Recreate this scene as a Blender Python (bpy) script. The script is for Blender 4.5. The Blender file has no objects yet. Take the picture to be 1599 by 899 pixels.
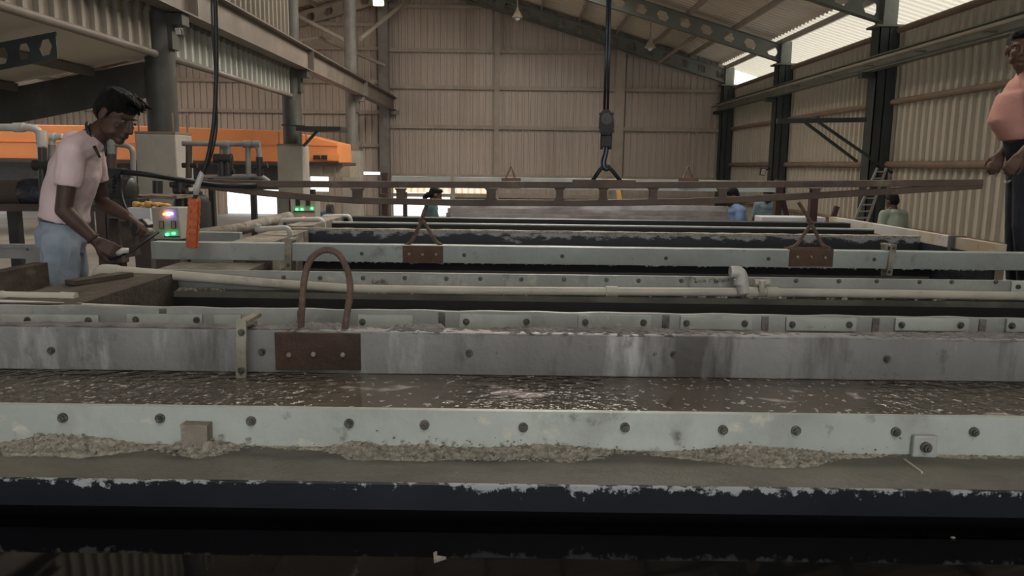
import bpy, bmesh, math, random
from mathutils import Vector as V, Matrix
random.seed(7)
SC = bpy.context.scene
COL = SC.collection
PI = math.pi
R_ = math.radians

# ------------------------------------------------------------------ camera
F_PX, CX, CY = 1208.0, 799.5, 449.5
CAM = V((0, 0, 1.9))
PITCH, ROLL = R_(9.05), R_(0.75)
_F = V((0, math.cos(PITCH), -math.sin(PITCH)))
_U0 = V((0, math.sin(PITCH), math.cos(PITCH)))
_X = V((1, 0, 0))
_R = _X * math.cos(ROLL) + _U0 * math.sin(ROLL)
_U = -_X * math.sin(ROLL) + _U0 * math.cos(ROLL)
cam_d = bpy.data.cameras.new('camera')
cam = bpy.data.objects.new('camera', cam_d)
COL.objects.link(cam)
m = Matrix((_R, _U, -_F)).transposed().to_4x4()
m.translation = CAM
cam.matrix_world = m
cam_d.sensor_width = 36.0
cam_d.lens = 36.0 * F_PX / 1599.0
cam_d.clip_start = 0.05
cam_d.clip_end = 300
SC.camera = cam


def ray(px, py):
    return _R * ((px - CX) / F_PX) + _U * ((CY - py) / F_PX) + _F


def P(px, py, Y):            # the point seen at px,py on the vertical plane Y
    d = ray(px, py)
    return CAM + d * ((Y - CAM.y) / d.y)


def PZ(px, py, Z):           # ... on the horizontal plane Z
    d = ray(px, py)
    return CAM + d * ((Z - CAM.z) / d.z)


# ------------------------------------------------------------------ materials
def _nt(name):
    mt = bpy.data.materials.new(name)
    mt.use_nodes = True
    nt = mt.node_tree
    b = nt.nodes['Principled BSDF']
    return mt, nt, b


def _noise(nt, scale, stretch=(1, 1, 1), detail=5, rough=0.6, off=0.0):
    g = nt.nodes.new('ShaderNodeNewGeometry')
    mp = nt.nodes.new('ShaderNodeMapping')
    mp.inputs['Scale'].default_value = stretch
    mp.inputs['Location'].default_value = (off, off * 1.7, off * 0.6)
    nt.links.new(g.outputs['Position'], mp.inputs['Vector'])
    n = nt.nodes.new('ShaderNodeTexNoise')
    n.inputs['Scale'].default_value = scale
    n.inputs['Detail'].default_value = detail
    n.inputs['Roughness'].default_value = rough
    nt.links.new(mp.outputs['Vector'], n.inputs['Vector'])
    return n.outputs['Fac']


def _ramp(nt, fac, lo, hi):
    r = nt.nodes.new('ShaderNodeMapRange')
    r.inputs['From Min'].default_value = lo
    r.inputs['From Max'].default_value = hi
    nt.links.new(fac, r.inputs['Value'])
    return r.outputs['Result']


def _mix(nt, fac, a, b):
    mx = nt.nodes.new('ShaderNodeMix')
    mx.data_type = 'RGBA'
    nt.links.new(fac, mx.inputs['Factor'])
    for s, v in ((6, a), (7, b)):
        if isinstance(v, tuple):
            mx.inputs[s].default_value = (*v, 1)
        else:
            nt.links.new(v, mx.inputs[s])
    return mx.outputs[2]


def MAT(name, c1, c2=None, rough=0.6, metal=0.0, scale=6, stretch=(1, 1, 1), bump=0.0, bscale=None,
        spots=(), spec=0.5, lohi=(0.35, 0.65)):
    mt, nt, b = _nt(name)
    b.inputs['Roughness'].default_value = rough
    b.inputs['Metallic'].default_value = metal
    b.inputs['Specular IOR Level'].default_value = spec
    if c2 is None:
        c2 = tuple(x * 0.8 for x in c1)
    col = _mix(nt, _ramp(nt, _noise(nt, scale, stretch), *lohi), c1, c2)
    for k, (c, sc, lo, hi, st) in enumerate(spots):
        col = _mix(nt, _ramp(nt, _noise(nt, sc, st, 6, 0.65, 3.1 * (k + 1)), lo, hi), col, c)
    nt.links.new(col, b.inputs['Base Color'])
    if bump:
        bp = nt.nodes.new('ShaderNodeBump')
        bp.inputs['Strength'].default_value = bump
        bp.inputs['Distance'].default_value = 0.02
        nt.links.new(_noise(nt, bscale or scale * 4, (1, 1, 1), 6), bp.inputs['Height'])
        nt.links.new(bp.outputs['Normal'], b.inputs['Normal'])
    return mt


def EMIT(name, c, s):
    mt, nt, b = _nt(name)
    b.inputs['Base Color'].default_value = (*c, 1)
    b.inputs['Emission Color'].default_value = (*c, 1)
    b.inputs['Emission Strength'].default_value = s
    return mt


MT = {}
DARKST = (0.10, 0.10, 0.10)
MT['panel'] = MAT('coated_panel', (0.46, 0.505, 0.465), (0.33, 0.36, 0.33), 0.45, scale=1.7, bump=0.15, bscale=40,
                  spots=[((0.24, 0.24, 0.225), 3.2, 0.53, 0.75, (1, 1, 0.6)), ((0.60, 0.57, 0.48), 13, 0.60, 0.72, (1, 1, 1)),
                         ((0.15, 0.145, 0.13), 14, 0.62, 0.76, (1, 1, 1)), ((0.05, 0.045, 0.04), 24, 0.68, 0.73, (1, 1, 1))])
MT['panel2'] = MAT('coated_panel_grey', (0.34, 0.36, 0.34), (0.25, 0.26, 0.245), 0.5, scale=3, bump=0.2, bscale=35,
                   spots=[((0.46, 0.45, 0.38), 9, 0.58, 0.75, (1, 1, 1)), ((0.09, 0.085, 0.08), 7, 0.62, 0.76, (1, 1, 0.5)),
                          ((0.2, 0.1, 0.06), 4, 0.68, 0.8, (1, 1, 1))])
MT['bar'] = MAT('bar_coating', (0.31, 0.32, 0.315), (0.205, 0.21, 0.21), 0.5, scale=2.0, stretch=(1, 1, 0.35), bump=0.25, bscale=28,
                spots=[((0.10, 0.095, 0.09), 2.4, 0.52, 0.64, (1.6, 1, 0.3)), ((0.50, 0.52, 0.52), 3.6, 0.57, 0.70, (1.4, 1, 0.3)), ((0.42, 0.36, 0.24), 6, 0.66, 0.74, (3, 1, 0.3)),
                       ((0.12, 0.115, 0.105), 11, 0.60, 0.75, (1, 1, 0.6)), ((0.04, 0.035, 0.03), 12, 0.68, 0.73, (1, 1, 0.8))])
MT['bar_far'] = MAT('bar_coating_far', (0.40, 0.45, 0.435), (0.32, 0.345, 0.335), 0.5, scale=2.5, bump=0.25, bscale=28,
                    spots=[((0.19, 0.19, 0.18), 6, 0.60, 0.74, (1, 1, 0.8)), ((0.05, 0.05, 0.05), 12, 0.69, 0.74, (1, 1, 0.7))])
MT['ledge'] = MAT('ledge_stone', (0.135, 0.13, 0.105), (0.075, 0.073, 0.06), 0.55, scale=3, bump=0.3, bscale=50,
                  spots=[((0.30, 0.29, 0.25), 40, 0.66, 0.76, (1, 1, 1)), ((0.05, 0.05, 0.05), 4, 0.6, 0.75, (1, 1, 1))])
MT['crust'] = MAT('salt_crust', (0.62, 0.58, 0.49), (0.28, 0.26, 0.215), 0.9, scale=60, bump=0.9, bscale=160,
                   spots=[((0.10, 0.09, 0.075), 45, 0.58, 0.68, (1, 1, 1))])
MT['sludge'] = MAT('sludge', (0.23, 0.22, 0.215), (0.10, 0.095, 0.092), 0.8, scale=14, bump=0.7, bscale=60,
                    spots=[((0.14, 0.095, 0.08), 3, 0.58, 0.72, (1, 1, 1)), ((0.34, 0.32, 0.31), 22, 0.62, 0.72, (1, 1, 1))])
MT['navy'] = MAT('navy_lining', (0.012, 0.016, 0.022), (0.022, 0.028, 0.036), 0.42, scale=5, bump=0.2, bscale=30,
                 spots=[((0.10, 0.11, 0.12), 18, 0.66, 0.74, (0.7, 1, 2))])
MT['black'] = MAT('black_lining', (0.006, 0.006, 0.006), (0.012, 0.012, 0.012), 0.5, scale=5)
MT['rustplate'] = MAT('rust_plate', (0.075, 0.042, 0.030), (0.045, 0.027, 0.02), 0.75, scale=9, bump=0.3, bscale=60,
                      spots=[((0.34, 0.20, 0.09), 5, 0.67, 0.72, (3, 3, 0.25)), ((0.14, 0.07, 0.045), 15, 0.6, 0.75, (1, 1, 1))])
MT['rustplate2'] = MAT('rust_plate_far', (0.135, 0.082, 0.058), (0.10, 0.06, 0.042), 0.8, scale=12, bump=0.2)
MT['rustrod'] = MAT('rust_rod', (0.17, 0.115, 0.09), (0.10, 0.065, 0.05), 0.8, scale=25, bump=0.5, bscale=90)
MT['rustbeam'] = MAT('rust_steel', (0.125, 0.088, 0.065), (0.08, 0.055, 0.04), 0.65, scale=5, bump=0.2, bscale=30,
                     spots=[((0.20, 0.16, 0.11), 5, 0.6, 0.75, (1, 1, 1)), ((0.05, 0.03, 0.025), 3, 0.58, 0.75, (1, 1, 1))])
MT['redpost'] = MAT('red_oxide_post', (0.06, 0.026, 0.022), (0.04, 0.018, 0.016), 0.6)
MT['bolt'] = MAT('dirty_bolt', (0.17, 0.165, 0.14), (0.07, 0.065, 0.055), 0.45, 0.4, scale=60, bump=0.3)
MT['boltpale'] = MAT('pale_bolt', (0.42, 0.40, 0.36), (0.25, 0.22, 0.19), 0.6, 0.2, scale=60)
MT['clip'] = MAT('clip_steel', (0.36, 0.35, 0.29), (0.22, 0.20, 0.15), 0.55, 0.1, scale=12, bump=0.2,
                 spots=[((0.12, 0.08, 0.05), 20, 0.62, 0.75, (1, 1, 1))])
MT['pvc'] = MAT('cream_pvc', (0.55, 0.53, 0.45), (0.44, 0.42, 0.35), 0.4, scale=4,
                spots=[((0.22, 0.19, 0.15), 6, 0.60, 0.74, (1, 1, 1))])
MT['pvcwhite'] = MAT('white_pvc', (0.60, 0.60, 0.57), (0.45, 0.44, 0.41), 0.4, scale=6,
                     spots=[((0.26, 0.24, 0.20), 6, 0.62, 0.75, (1, 1, 1))])
MT['pvcgrey'] = MAT('grey_pvc', (0.26, 0.25, 0.24), (0.18, 0.17, 0.16), 0.5, scale=8)
MT['wood'] = MAT('rotten_wood', (0.11, 0.085, 0.065), (0.05, 0.04, 0.033), 0.85, scale=6, stretch=(2, 0.6, 2), bump=0.5, bscale=25,
                 spots=[((0.20, 0.17, 0.13), 6, 0.6, 0.75, (1, 1, 1))])
MT['timber'] = MAT('crusted_timber', (0.30, 0.27, 0.22), (0.17, 0.15, 0.12), 0.85, scale=5, bump=0.6, bscale=30,
                   spots=[((0.09, 0.07, 0.05), 4, 0.53, 0.66, (1, 1, 1)), ((0.42, 0.39, 0.33), 9, 0.60, 0.72, (1, 1, 1))])
MT['endboard'] = MAT('end_board', (0.62, 0.60, 0.60), (0.54, 0.52, 0.50), 0.6, scale=2,
                     spots=[((0.45, 0.37, 0.26), 1.4, 0.48, 0.60, (1, 1, 1)), ((0.16, 0.10, 0.05), 6, 0.64, 0.74, (1, 1, 1))])
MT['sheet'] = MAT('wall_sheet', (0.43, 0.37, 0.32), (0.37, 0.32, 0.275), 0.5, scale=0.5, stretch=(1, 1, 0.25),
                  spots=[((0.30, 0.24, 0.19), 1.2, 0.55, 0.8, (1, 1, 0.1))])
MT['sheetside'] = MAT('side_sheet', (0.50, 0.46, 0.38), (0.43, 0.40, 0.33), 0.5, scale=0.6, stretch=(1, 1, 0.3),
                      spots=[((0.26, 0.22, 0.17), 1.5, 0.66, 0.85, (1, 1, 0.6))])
MT['cladshade'] = MAT('hung_sheet_shade', (0.21, 0.185, 0.145), (0.17, 0.15, 0.12), 0.55, scale=0.8, stretch=(1, 1, 0.3))  # albedo lowered to put the shade on the near cladding into its colour
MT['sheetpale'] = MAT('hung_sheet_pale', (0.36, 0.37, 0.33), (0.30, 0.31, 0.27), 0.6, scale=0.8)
MT['roof'] = MAT('roof_sheet', (0.64, 0.58, 0.48), (0.57, 0.52, 0.43), 0.5, scale=0.5)
MT['steelgreen'] = MAT('green_grey_steel', (0.16, 0.17, 0.145), (0.12, 0.125, 0.105), 0.55, scale=2)
MT['steeldark'] = MAT('dark_green_steel', (0.035, 0.045, 0.045), (0.025, 0.032, 0.032), 0.5, scale=3)
MT['colgrey'] = MAT('column_paint', (0.17, 0.165, 0.15), (0.12, 0.115, 0.105), 0.6, scale=3, bump=0.1,
                    spots=[((0.06, 0.058, 0.052), 1.5, 0.55, 0.75, (1, 1, 0.4))])
MT['coldark'] = MAT('column_dark', (0.055, 0.055, 0.048), (0.035, 0.035, 0.03), 0.6, scale=3, bump=0.1,
                    spots=[((0.11, 0.11, 0.09), 1.5, 0.58, 0.75, (1, 1, 0.4))])
MT['girt'] = MAT('girt_steel', (0.34, 0.30, 0.25), (0.27, 0.235, 0.19), 0.6, scale=2)
MT['girtbrown'] = MAT('girt_brown', (0.24, 0.17, 0.12), (0.17, 0.12, 0.09), 0.65, scale=2)
MT['crane'] = MAT('crane_steel', (0.17, 0.145, 0.12), (0.12, 0.10, 0.085), 0.55, scale=2)
MT['concrete'] = MAT('concrete', (0.36, 0.34, 0.30), (0.29, 0.275, 0.24), 0.85, scale=2, bump=0.15,
                     spots=[((0.22, 0.20, 0.17), 3, 0.6, 0.8, (1, 1, 0.5))])
MT['floor'] = MAT('floor_concrete', (0.25, 0.235, 0.21), (0.16, 0.15, 0.135), 0.8, scale=0.8, bump=0.2)
MT['orange'] = MAT('orange_paint', (0.80, 0.30, 0.11), (0.74, 0.27, 0.095), 0.5, scale=1)
MT['pendant'] = MAT('pendant_orange', (0.62, 0.15, 0.045), (0.45, 0.11, 0.04), 0.5, scale=20)
MT['rubber'] = MAT('black_rubber', (0.012, 0.012, 0.013), (0.02, 0.02, 0.02), 0.5)
MT['machine'] = MAT('machine_black', (0.022, 0.021, 0.02), (0.035, 0.033, 0.03), 0.45, scale=6)
MT['machbrown'] = MAT('machine_brown', (0.085, 0.06, 0.05), (0.05, 0.038, 0.032), 0.55, scale=3)
MT['film'] = MAT('plastic_film', (0.035, 0.04, 0.055), (0.02, 0.023, 0.032), 0.22, scale=12, bump=0.9, bscale=14)
MT['cabinet'] = MAT('cabinet_grey', (0.36, 0.35, 0.31), (0.31, 0.30, 0.265), 0.5, scale=3)
MT['whitepaint'] = MAT('white_paint', (0.62, 0.63, 0.66), (0.55, 0.56, 0.6), 0.6, scale=3)
MT['tan'] = MAT('tan_board', (0.33, 0.28, 0.22), (0.26, 0.22, 0.17), 0.8, scale=4)
MT['glove'] = MAT('glove_yellow', (0.55, 0.32, 0.10), (0.42, 0.24, 0.08), 0.9, scale=10)
MT['zinc'] = MAT('galvanised', (0.52, 0.48, 0.46), (0.36, 0.33, 0.32), 0.25, 0.55, scale=7,
                 spots=[((0.20, 0.155, 0.14), 2.2, 0.52, 0.66, (0.5, 2, 3))])
MT['alu'] = MAT('aluminium', (0.45, 0.44, 0.42), (0.36, 0.35, 0.33), 0.35, 0.6)
MT['chain'] = MAT('hook_black', (0.008, 0.009, 0.010), (0.016, 0.017, 0.02), 0.6, 0.0)
MT['hooksteel'] = MAT('hook_steel', (0.07, 0.08, 0.10), (0.05, 0.055, 0.07), 0.3, 0.7)
MT['lampshade'] = MAT('lamp_shade', (0.42, 0.38, 0.31), (0.35, 0.31, 0.25), 0.5)
MT['skin'] = MAT('skin_brown', (0.075, 0.040, 0.030), (0.06, 0.032, 0.024), 0.6, scale=12)
MT['skin2'] = MAT('skin_brown_warm', (0.12, 0.066, 0.047), (0.095, 0.05, 0.036), 0.6, scale=12)
MT['hair'] = MAT('black_hair', (0.005, 0.005, 0.006), (0.010, 0.009, 0.009), 0.55, scale=60, stretch=(1, 1, 0.3), bump=0.8, bscale=120, spec=0.2)
MT['pinkshirt'] = MAT('pale_pink_cotton', (0.72, 0.58, 0.59), (0.66, 0.52, 0.54), 0.9, scale=4, bump=0.5, bscale=11)
MT['salmon'] = MAT('salmon_cotton', (0.60, 0.31, 0.26), (0.53, 0.27, 0.225), 0.9, scale=4, bump=0.3, bscale=12)
MT['jeans'] = MAT('pale_denim', (0.33, 0.39, 0.46), (0.23, 0.29, 0.36), 0.9, scale=7, bump=0.45, bscale=16)
MT['trousers'] = MAT('navy_trousers', (0.018, 0.021, 0.032), (0.012, 0.014, 0.022), 0.85, scale=7, bump=0.3, bscale=14)
MT['tealshirt'] = MAT('teal_cotton', (0.16, 0.26, 0.28), (0.12, 0.20, 0.22), 0.9, scale=7)
MT['blueshirt'] = MAT('blue_cotton', (0.17, 0.25, 0.43), (0.13, 0.20, 0.36), 0.9, scale=7)
MT['slateshirt'] = MAT('slate_cotton', (0.13, 0.19, 0.22), (0.10, 0.15, 0.18), 0.9, scale=7)
MT['sageshirt'] = MAT('sage_cotton', (0.30, 0.35, 0.28), (0.25, 0.29, 0.235), 0.9, scale=7)
MT['white'] = MAT('white_mark', (0.8, 0.8, 0.8), (0.75, 0.75, 0.75), 0.7)
MT['bluemach'] = MAT('blue_paint', (0.06, 0.12, 0.22), (0.05, 0.09, 0.17), 0.5)
MT['cloth'] = MAT('stained_cloth', (0.24, 0.20, 0.15), (0.12, 0.10, 0.075), 0.9, scale=5, bump=0.3)
MT['led_green'] = EMIT('led_green', (0.05, 1.0, 0.22), 5)
MT['led_orange'] = EMIT('led_orange', (1.0, 0.22, 0.03), 7)
MT['led_blue'] = EMIT('led_blue', (0.25, 0.2, 1.0), 9)
MT['led_white'] = EMIT('led_white', (1.0, 0.75, 0.9), 8)
MT['led_red'] = EMIT('led_red', (1.0, 0.05, 0.03), 4)
MT['lampglass'] = MAT('lamp_glass', (0.6, 0.6, 0.58), (0.5, 0.5, 0.5), 0.2)


def liquid_mats():
    # brown rinse water with floating foam
    mt, nt, b = _nt('foamy_water')
    base = _mix(nt, _ramp(nt, _noise(nt, 2.0), 0.35, 0.65), (0.145, 0.128, 0.108), (0.105, 0.092, 0.078))
    fo = _ramp(nt, _noise(nt, 48, (1, 0.8, 1), 2, 0.5, 2.2), 0.635, 0.665)
    fa = _ramp(nt, _noise(nt, 2.6, (1, 1, 1), 2, 0.5, 9.0), 0.30, 0.52)
    mu = nt.nodes.new('ShaderNodeMath'); mu.operation = 'MULTIPLY'
    nt.links.new(fo, mu.inputs[0]); nt.links.new(fa, mu.inputs[1])
    c = _mix(nt, mu.outputs[0], base, (0.50, 0.46, 0.44))
    pa = _ramp(nt, _noise(nt, 3.0, (0.9, 1.1, 1), 3, 0.5, 5.1), 0.62, 0.645)
    c = _mix(nt, pa, c, (0.50, 0.44, 0.44))
    nt.links.new(c, b.inputs['Base Color'])
    b.inputs['Roughness'].default_value = 0.06
    b.inputs['IOR'].default_value = 1.4
    bp = nt.nodes.new('ShaderNodeBump')
    bp.inputs['Distance'].default_value = 0.055
    rip = _ramp(nt, _noise(nt, 1.3, (1, 0.5, 1), 1, 0.5, 7.7), 0.38, 0.56)
    ml = nt.nodes.new('ShaderNodeMath'); ml.operation = 'MULTIPLY'
    nt.links.new(_noise(nt, 30, (0.8, 0.9, 1), 2, 0.5, 1.0), ml.inputs[0]); nt.links.new(rip, ml.inputs[1])
    bp.inputs['Strength'].default_value = 1.0
    nt.links.new(ml.outputs[0], bp.inputs['Height'])
    nt.links.new(bp.outputs['Normal'], b.inputs['Normal'])
    MT['water'] = mt
    mt, nt, b = _nt('black_acid')
    b.inputs['Base Color'].default_value = (0.003, 0.003, 0.004, 1)
    b.inputs['Roughness'].default_value = 0.04
    b.inputs['IOR'].default_value = 1.33
    bp = nt.nodes.new('ShaderNodeBump')
    bp.inputs['Strength'].default_value = 0.02
    bp.inputs['Distance'].default_value = 0.02
    nt.links.new(_noise(nt, 5, (0.6, 1.2, 1), 2), bp.inputs['Height'])
    nt.links.new(bp.outputs['Normal'], b.inputs['Normal'])
    MT['acid'] = mt
    # translucent roof sheets
    mt, nt, b = _nt('translucent_sheet')
    out = nt.nodes['Material Output']
    tr = nt.nodes.new('ShaderNodeBsdfTranslucent')
    tr.inputs['Color'].default_value = (0.85, 0.83, 0.74, 1)
    df = nt.nodes.new('ShaderNodeBsdfDiffuse')
    df.inputs['Color'].default_value = (0.7, 0.68, 0.6, 1)
    mx = nt.nodes.new('ShaderNodeMixShader')
    mx.inputs[0].default_value = 0.35
    nt.links.new(tr.outputs[0], mx.inputs[1]); nt.links.new(df.outputs[0], mx.inputs[2])
    nt.links.new(mx.outputs[0], out.inputs['Surface'])
    MT['translucent'] = mt
    pe = mt.copy(); pe.name = 'peach_translucent_sheet'
    for nd in pe.node_tree.nodes:
        if nd.type == 'BSDF_TRANSLUCENT': nd.inputs['Color'].default_value = (0.80, 0.60, 0.44, 1)
        if nd.type == 'BSDF_DIFFUSE': nd.inputs['Color'].default_value = (0.7, 0.55, 0.42, 1)
    MT['peach'] = pe
    ev = mt.copy(); ev.name = 'darker_translucent_sheet'  # darker tint keeps the eave sheets from burning out white
    for nd in ev.node_tree.nodes:
        if nd.type == 'BSDF_TRANSLUCENT': nd.inputs['Color'].default_value = (0.44, 0.40, 0.32, 1)
        if nd.type == 'BSDF_DIFFUSE': nd.inputs['Color'].default_value = (0.55, 0.5, 0.42, 1)
    MT['eavesheet'] = ev
    # navy lining with chipped salt along its upper edge
    mt, nt, b = _nt('chipped_lip')
    g = nt.nodes.new('ShaderNodeNewGeometry')
    sp = nt.nodes.new('ShaderNodeSeparateXYZ')
    nt.links.new(g.outputs['Position'], sp.inputs[0])
    hz = _ramp(nt, sp.outputs['Z'], 1.9 - 0.645, 1.9 - 0.603)
    n = _noise(nt, 26, (1, 1, 1), 6, 0.7)
    big = _noise(nt, 1.6, (1, 1, 1), 2, 0.5, 4.0)
    ad = nt.nodes.new('ShaderNodeMath'); ad.operation = 'MULTIPLY_ADD'
    nt.links.new(hz, ad.inputs[0]); ad.inputs[1].default_value = 0.34
    nt.links.new(n, ad.inputs[2])
    a2 = nt.nodes.new('ShaderNodeMath'); a2.operation = 'MULTIPLY_ADD'
    nt.links.new(big, a2.inputs[0]); a2.inputs[1].default_value = 0.45
    nt.links.new(ad.outputs[0], a2.inputs[2])
    chip = _ramp(nt, a2.outputs[0], 1.02, 1.07)
    base = _mix(nt, _ramp(nt, _noise(nt, 3), 0.35, 0.65), (0.006, 0.008, 0.012), (0.014, 0.018, 0.025))
    c = _mix(nt, chip, base, (0.34, 0.36, 0.38))
    nt.links.new(c, b.inputs['Base Color'])
    b.inputs['Roughness'].default_value = 0.5
    b.inputs['Specular IOR Level'].default_value = 0.25
    MT['lip'] = mt
    # crusted navy wall of the farther bath
    mt, nt, b = _nt('crusted_navy')
    g = nt.nodes.new('ShaderNodeNewGeometry')
    sp = nt.nodes.new('ShaderNodeSeparateXYZ')
    nt.links.new(g.outputs['Position'], sp.inputs[0])
    hz = _ramp(nt, sp.outputs['Z'], 1.9 - 0.62, 1.9 - 0.52)
    n = _noise(nt, 9, (0.7, 1, 1.5), 6, 0.7)
    ad = nt.nodes.new('ShaderNodeMath'); ad.operation = 'MULTIPLY_ADD'
    nt.links.new(hz, ad.inputs[0]); ad.inputs[1].default_value = 0.32
    nt.links.new(n, ad.inputs[2])
    chip = _ramp(nt, ad.outputs[0], 0.70, 0.80)
    c = _mix(nt, chip, (0.010, 0.013, 0.019), (0.30, 0.31, 0.31))
    nt.links.new(c, b.inputs['Base Color'])
    b.inputs['Roughness'].default_value = 0.5
    MT['crustnavy'] = mt


liquid_mats()

# ------------------------------------------------------------------ mesh helpers
BASE = {}


def bmn():
    return bmesh.new()


def box(bm, x0, x1, y0, y1, z0, z1):
    vs = [bm.verts.new((x, y, z)) for x in (x0, x1) for y in (y0, y1) for z in (z0, z1)]
    for f in ((0, 1, 3, 2), (4, 6, 7, 5), (0, 4, 5, 1), (2, 3, 7, 6), (0, 2, 6, 4), (1, 5, 7, 3)):
        bm.faces.new([vs[i] for i in f])
    return bm


def frame_of(d, up=V((0, 0, 1))):
    d = d.normalized()
    if abs(d.dot(up)) > 0.98:
        up = V((0, 1, 0))
    s = d.cross(up).normalized()
    return d, s, s.cross(d).normalized()


def bar(bm, a, b, w, h, up=V((0, 0, 1))):
    a, b = V(a), V(b)
    d, s, u = frame_of(b - a, up)
    q = []
    for p in (a, b):
        q.append([bm.verts.new(p + s * (w / 2 * i) + u * (h / 2 * j)) for i, j in ((-1, -1), (1, -1), (1, 1), (-1, 1))])
    for k in range(4):
        bm.faces.new((q[0][k], q[0][(k + 1) % 4], q[1][(k + 1) % 4], q[1][k]))
    bm.faces.new(q[0][::-1]); bm.faces.new(q[1])
    return bm


def tube(bm, pts, r, seg=10, closed=False):
    pts = [V(p) for p in pts]
    n = len(pts)
    rs = r if isinstance(r, (list, tuple)) else [r] * n
    rings = []
    pu = None
    for i, p in enumerate(pts):
        a = pts[max(i - 1, 0)] if not closed else pts[i - 1]
        b = pts[min(i + 1, n - 1)] if not closed else pts[(i + 1) % n]
        d = (b - a).normalized()
        if pu is None:
            _, s, u = frame_of(d)
        else:
            u = (pu - d * pu.dot(d)).normalized(); s = d.cross(u)
        pu = u
        rings.append([bm.verts.new(p + s * (math.cos(t) * rs[i]) + u * (math.sin(t) * rs[i]))
                      for t in [2 * PI * k / seg for k in range(seg)]])
    for i in range(n if closed else n - 1):
        A, B = rings[i], rings[(i + 1) % n]
        for k in range(seg):
            bm.faces.new((A[k], A[(k + 1) % seg], B[(k + 1) % seg], B[k]))
    if not closed:
        bm.faces.new(rings[0][::-1]); bm.faces.new(rings[-1])
    return bm


def cyl(bm, a, b, r, seg=16, r2=None):
    return tube(bm, [a, b], [r, r if r2 is None else r2], seg)


def bend(pts, rad=0.05, n=5):
    """round the corners of a polyline"""
    pts = [V(p) for p in pts]
    out = [pts[0]]
    for i in range(1, len(pts) - 1):
        a, p, b = pts[i - 1], pts[i], pts[i + 1]
        ra = min(rad, (a - p).length * 0.48, (b - p).length * 0.48)
        s, e = p + (a - p).normalized() * ra, p + (b - p).normalized() * ra
        for k in range(n + 1):
            t = k / n
            out.append(s * (1 - t) ** 2 + p * (2 * t * (1 - t)) + e * t * t)
    out.append(pts[-1])
    return out


def ell(bm, c, r, axes=None, seg=14, rings=9):
    """ellipsoid; axes = (x,y,z) unit vectors"""
    c = V(c)
    ax = axes or (V((1, 0, 0)), V((0, 1, 0)), V((0, 0, 1)))
    r = (r, r, r) if not isinstance(r, (tuple, list)) else r
    rows = []
    for i in range(1, rings):
        th = PI * i / rings
        rows.append([bm.verts.new(c + ax[0] * (r[0] * math.sin(th) * math.cos(p)) + ax[1] * (r[1] * math.sin(th) * math.sin(p))
                                  + ax[2] * (r[2] * math.cos(th))) for p in [2 * PI * k / seg for k in range(seg)]])
    t, b = bm.verts.new(c + ax[2] * r[2]), bm.verts.new(c - ax[2] * r[2])
    for k in range(seg):
        k2 = (k + 1) % seg
        bm.faces.new((t, rows[0][k], rows[0][k2]))
        bm.faces.new((b, rows[-1][k2], rows[-1][k]))
        for i in range(len(rows) - 1):
            bm.faces.new((rows[i][k], rows[i + 1][k], rows[i + 1][k2], rows[i][k2]))
    return bm


def lathe(bm, c, prof, axis=V((0, 0, 1)), seg=20):
    c = V(c)
    d, s, u = frame_of(axis)
    rings = [[bm.verts.new(c + d * z + s * (math.cos(t) * r) + u * (math.sin(t) * r)) for t in [2 * PI * k / seg for k in range(seg)]]
             for r, z in prof]
    for A, B in zip(rings, rings[1:]):
        for k in range(seg):
            bm.faces.new((A[k], A[(k + 1) % seg], B[(k + 1) % seg], B[k]))
    bm.faces.new(rings[0][::-1]); bm.faces.new(rings[-1])
    return bm


def prism(bm, poly, d):
    """polygon (list of points) extruded by the vector d"""
    d = V(d)
    a = [bm.verts.new(V(p)) for p in poly]
    b = [bm.verts.new(V(p) + d) for p in poly]
    n = len(a)
    for i in range(n):
        bm.faces.new((a[i], a[(i + 1) % n], b[(i + 1) % n], b[i]))
    bm.faces.new(a[::-1]); bm.faces.new(b)
    return bm


def obj(name, bm, mat, parent=None, smooth=False, bevel=0.0, loc=None, recalc=True):
    if recalc:
        bmesh.ops.recalc_face_normals(bm, faces=bm.faces)
    if parent is not None:
        base = BASE[parent.name]
    elif loc is not None:
        base = V(loc)
    else:
        xs = [v.co for v in bm.verts]
        lo = [min(c[i] for c in xs) for i in range(3)]
        hi = [max(c[i] for c in xs) for i in range(3)]
        base = V(((lo[0] + hi[0]) / 2, (lo[1] + hi[1]) / 2, lo[2]))
    bmesh.ops.translate(bm, verts=bm.verts, vec=-base)
    me = bpy.data.meshes.new(name)
    bm.to_mesh(me); bm.free()
    if mat is not None:
        me.materials.append(MT[mat] if isinstance(mat, str) else mat)
    if smooth:
        for p in me.polygons:
            p.use_smooth = True
        if smooth == 'auto':
            me.set_sharp_from_angle(angle=R_(40))
    o = bpy.data.objects.new(name, me)
    COL.objects.link(o)
    BASE[o.name] = base
    if parent is not None:
        o.parent = parent
    else:
        o.location = base
    if bevel:
        bv = o.modifiers.new('bevel', 'BEVEL')
        bv.width = bevel; bv.segments = 2; bv.limit_method = 'ANGLE'
    return o


def tag(o, label=None, cat=None, group=None, kind=None):
    if label: o['label'] = label
    if cat: o['category'] = cat
    if group: o['group'] = group
    if kind: o['kind'] = kind
    return o


def thing(name, label, cat, loc, group=None, kind=None):
    o = bpy.data.objects.new(name, None)
    COL.objects.link(o)
    o.empty_display_size = 0.1
    o.location = V(loc)
    BASE[o.name] = V(loc)
    return tag(o, label, cat, group, kind)


def struct(name, bm, mat, **k):
    o = obj(name, bm, mat, **k)
    if o.parent is None:
        o['kind'] = 'structure'
    return o


def noisy(bm, amp, seed=0, f=9.0):
    from mathutils import noise
    for v in bm.verts:
        v.co += noise.noise_vector(v.co * f + V((seed, seed, seed))) * amp
    return bm


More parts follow.
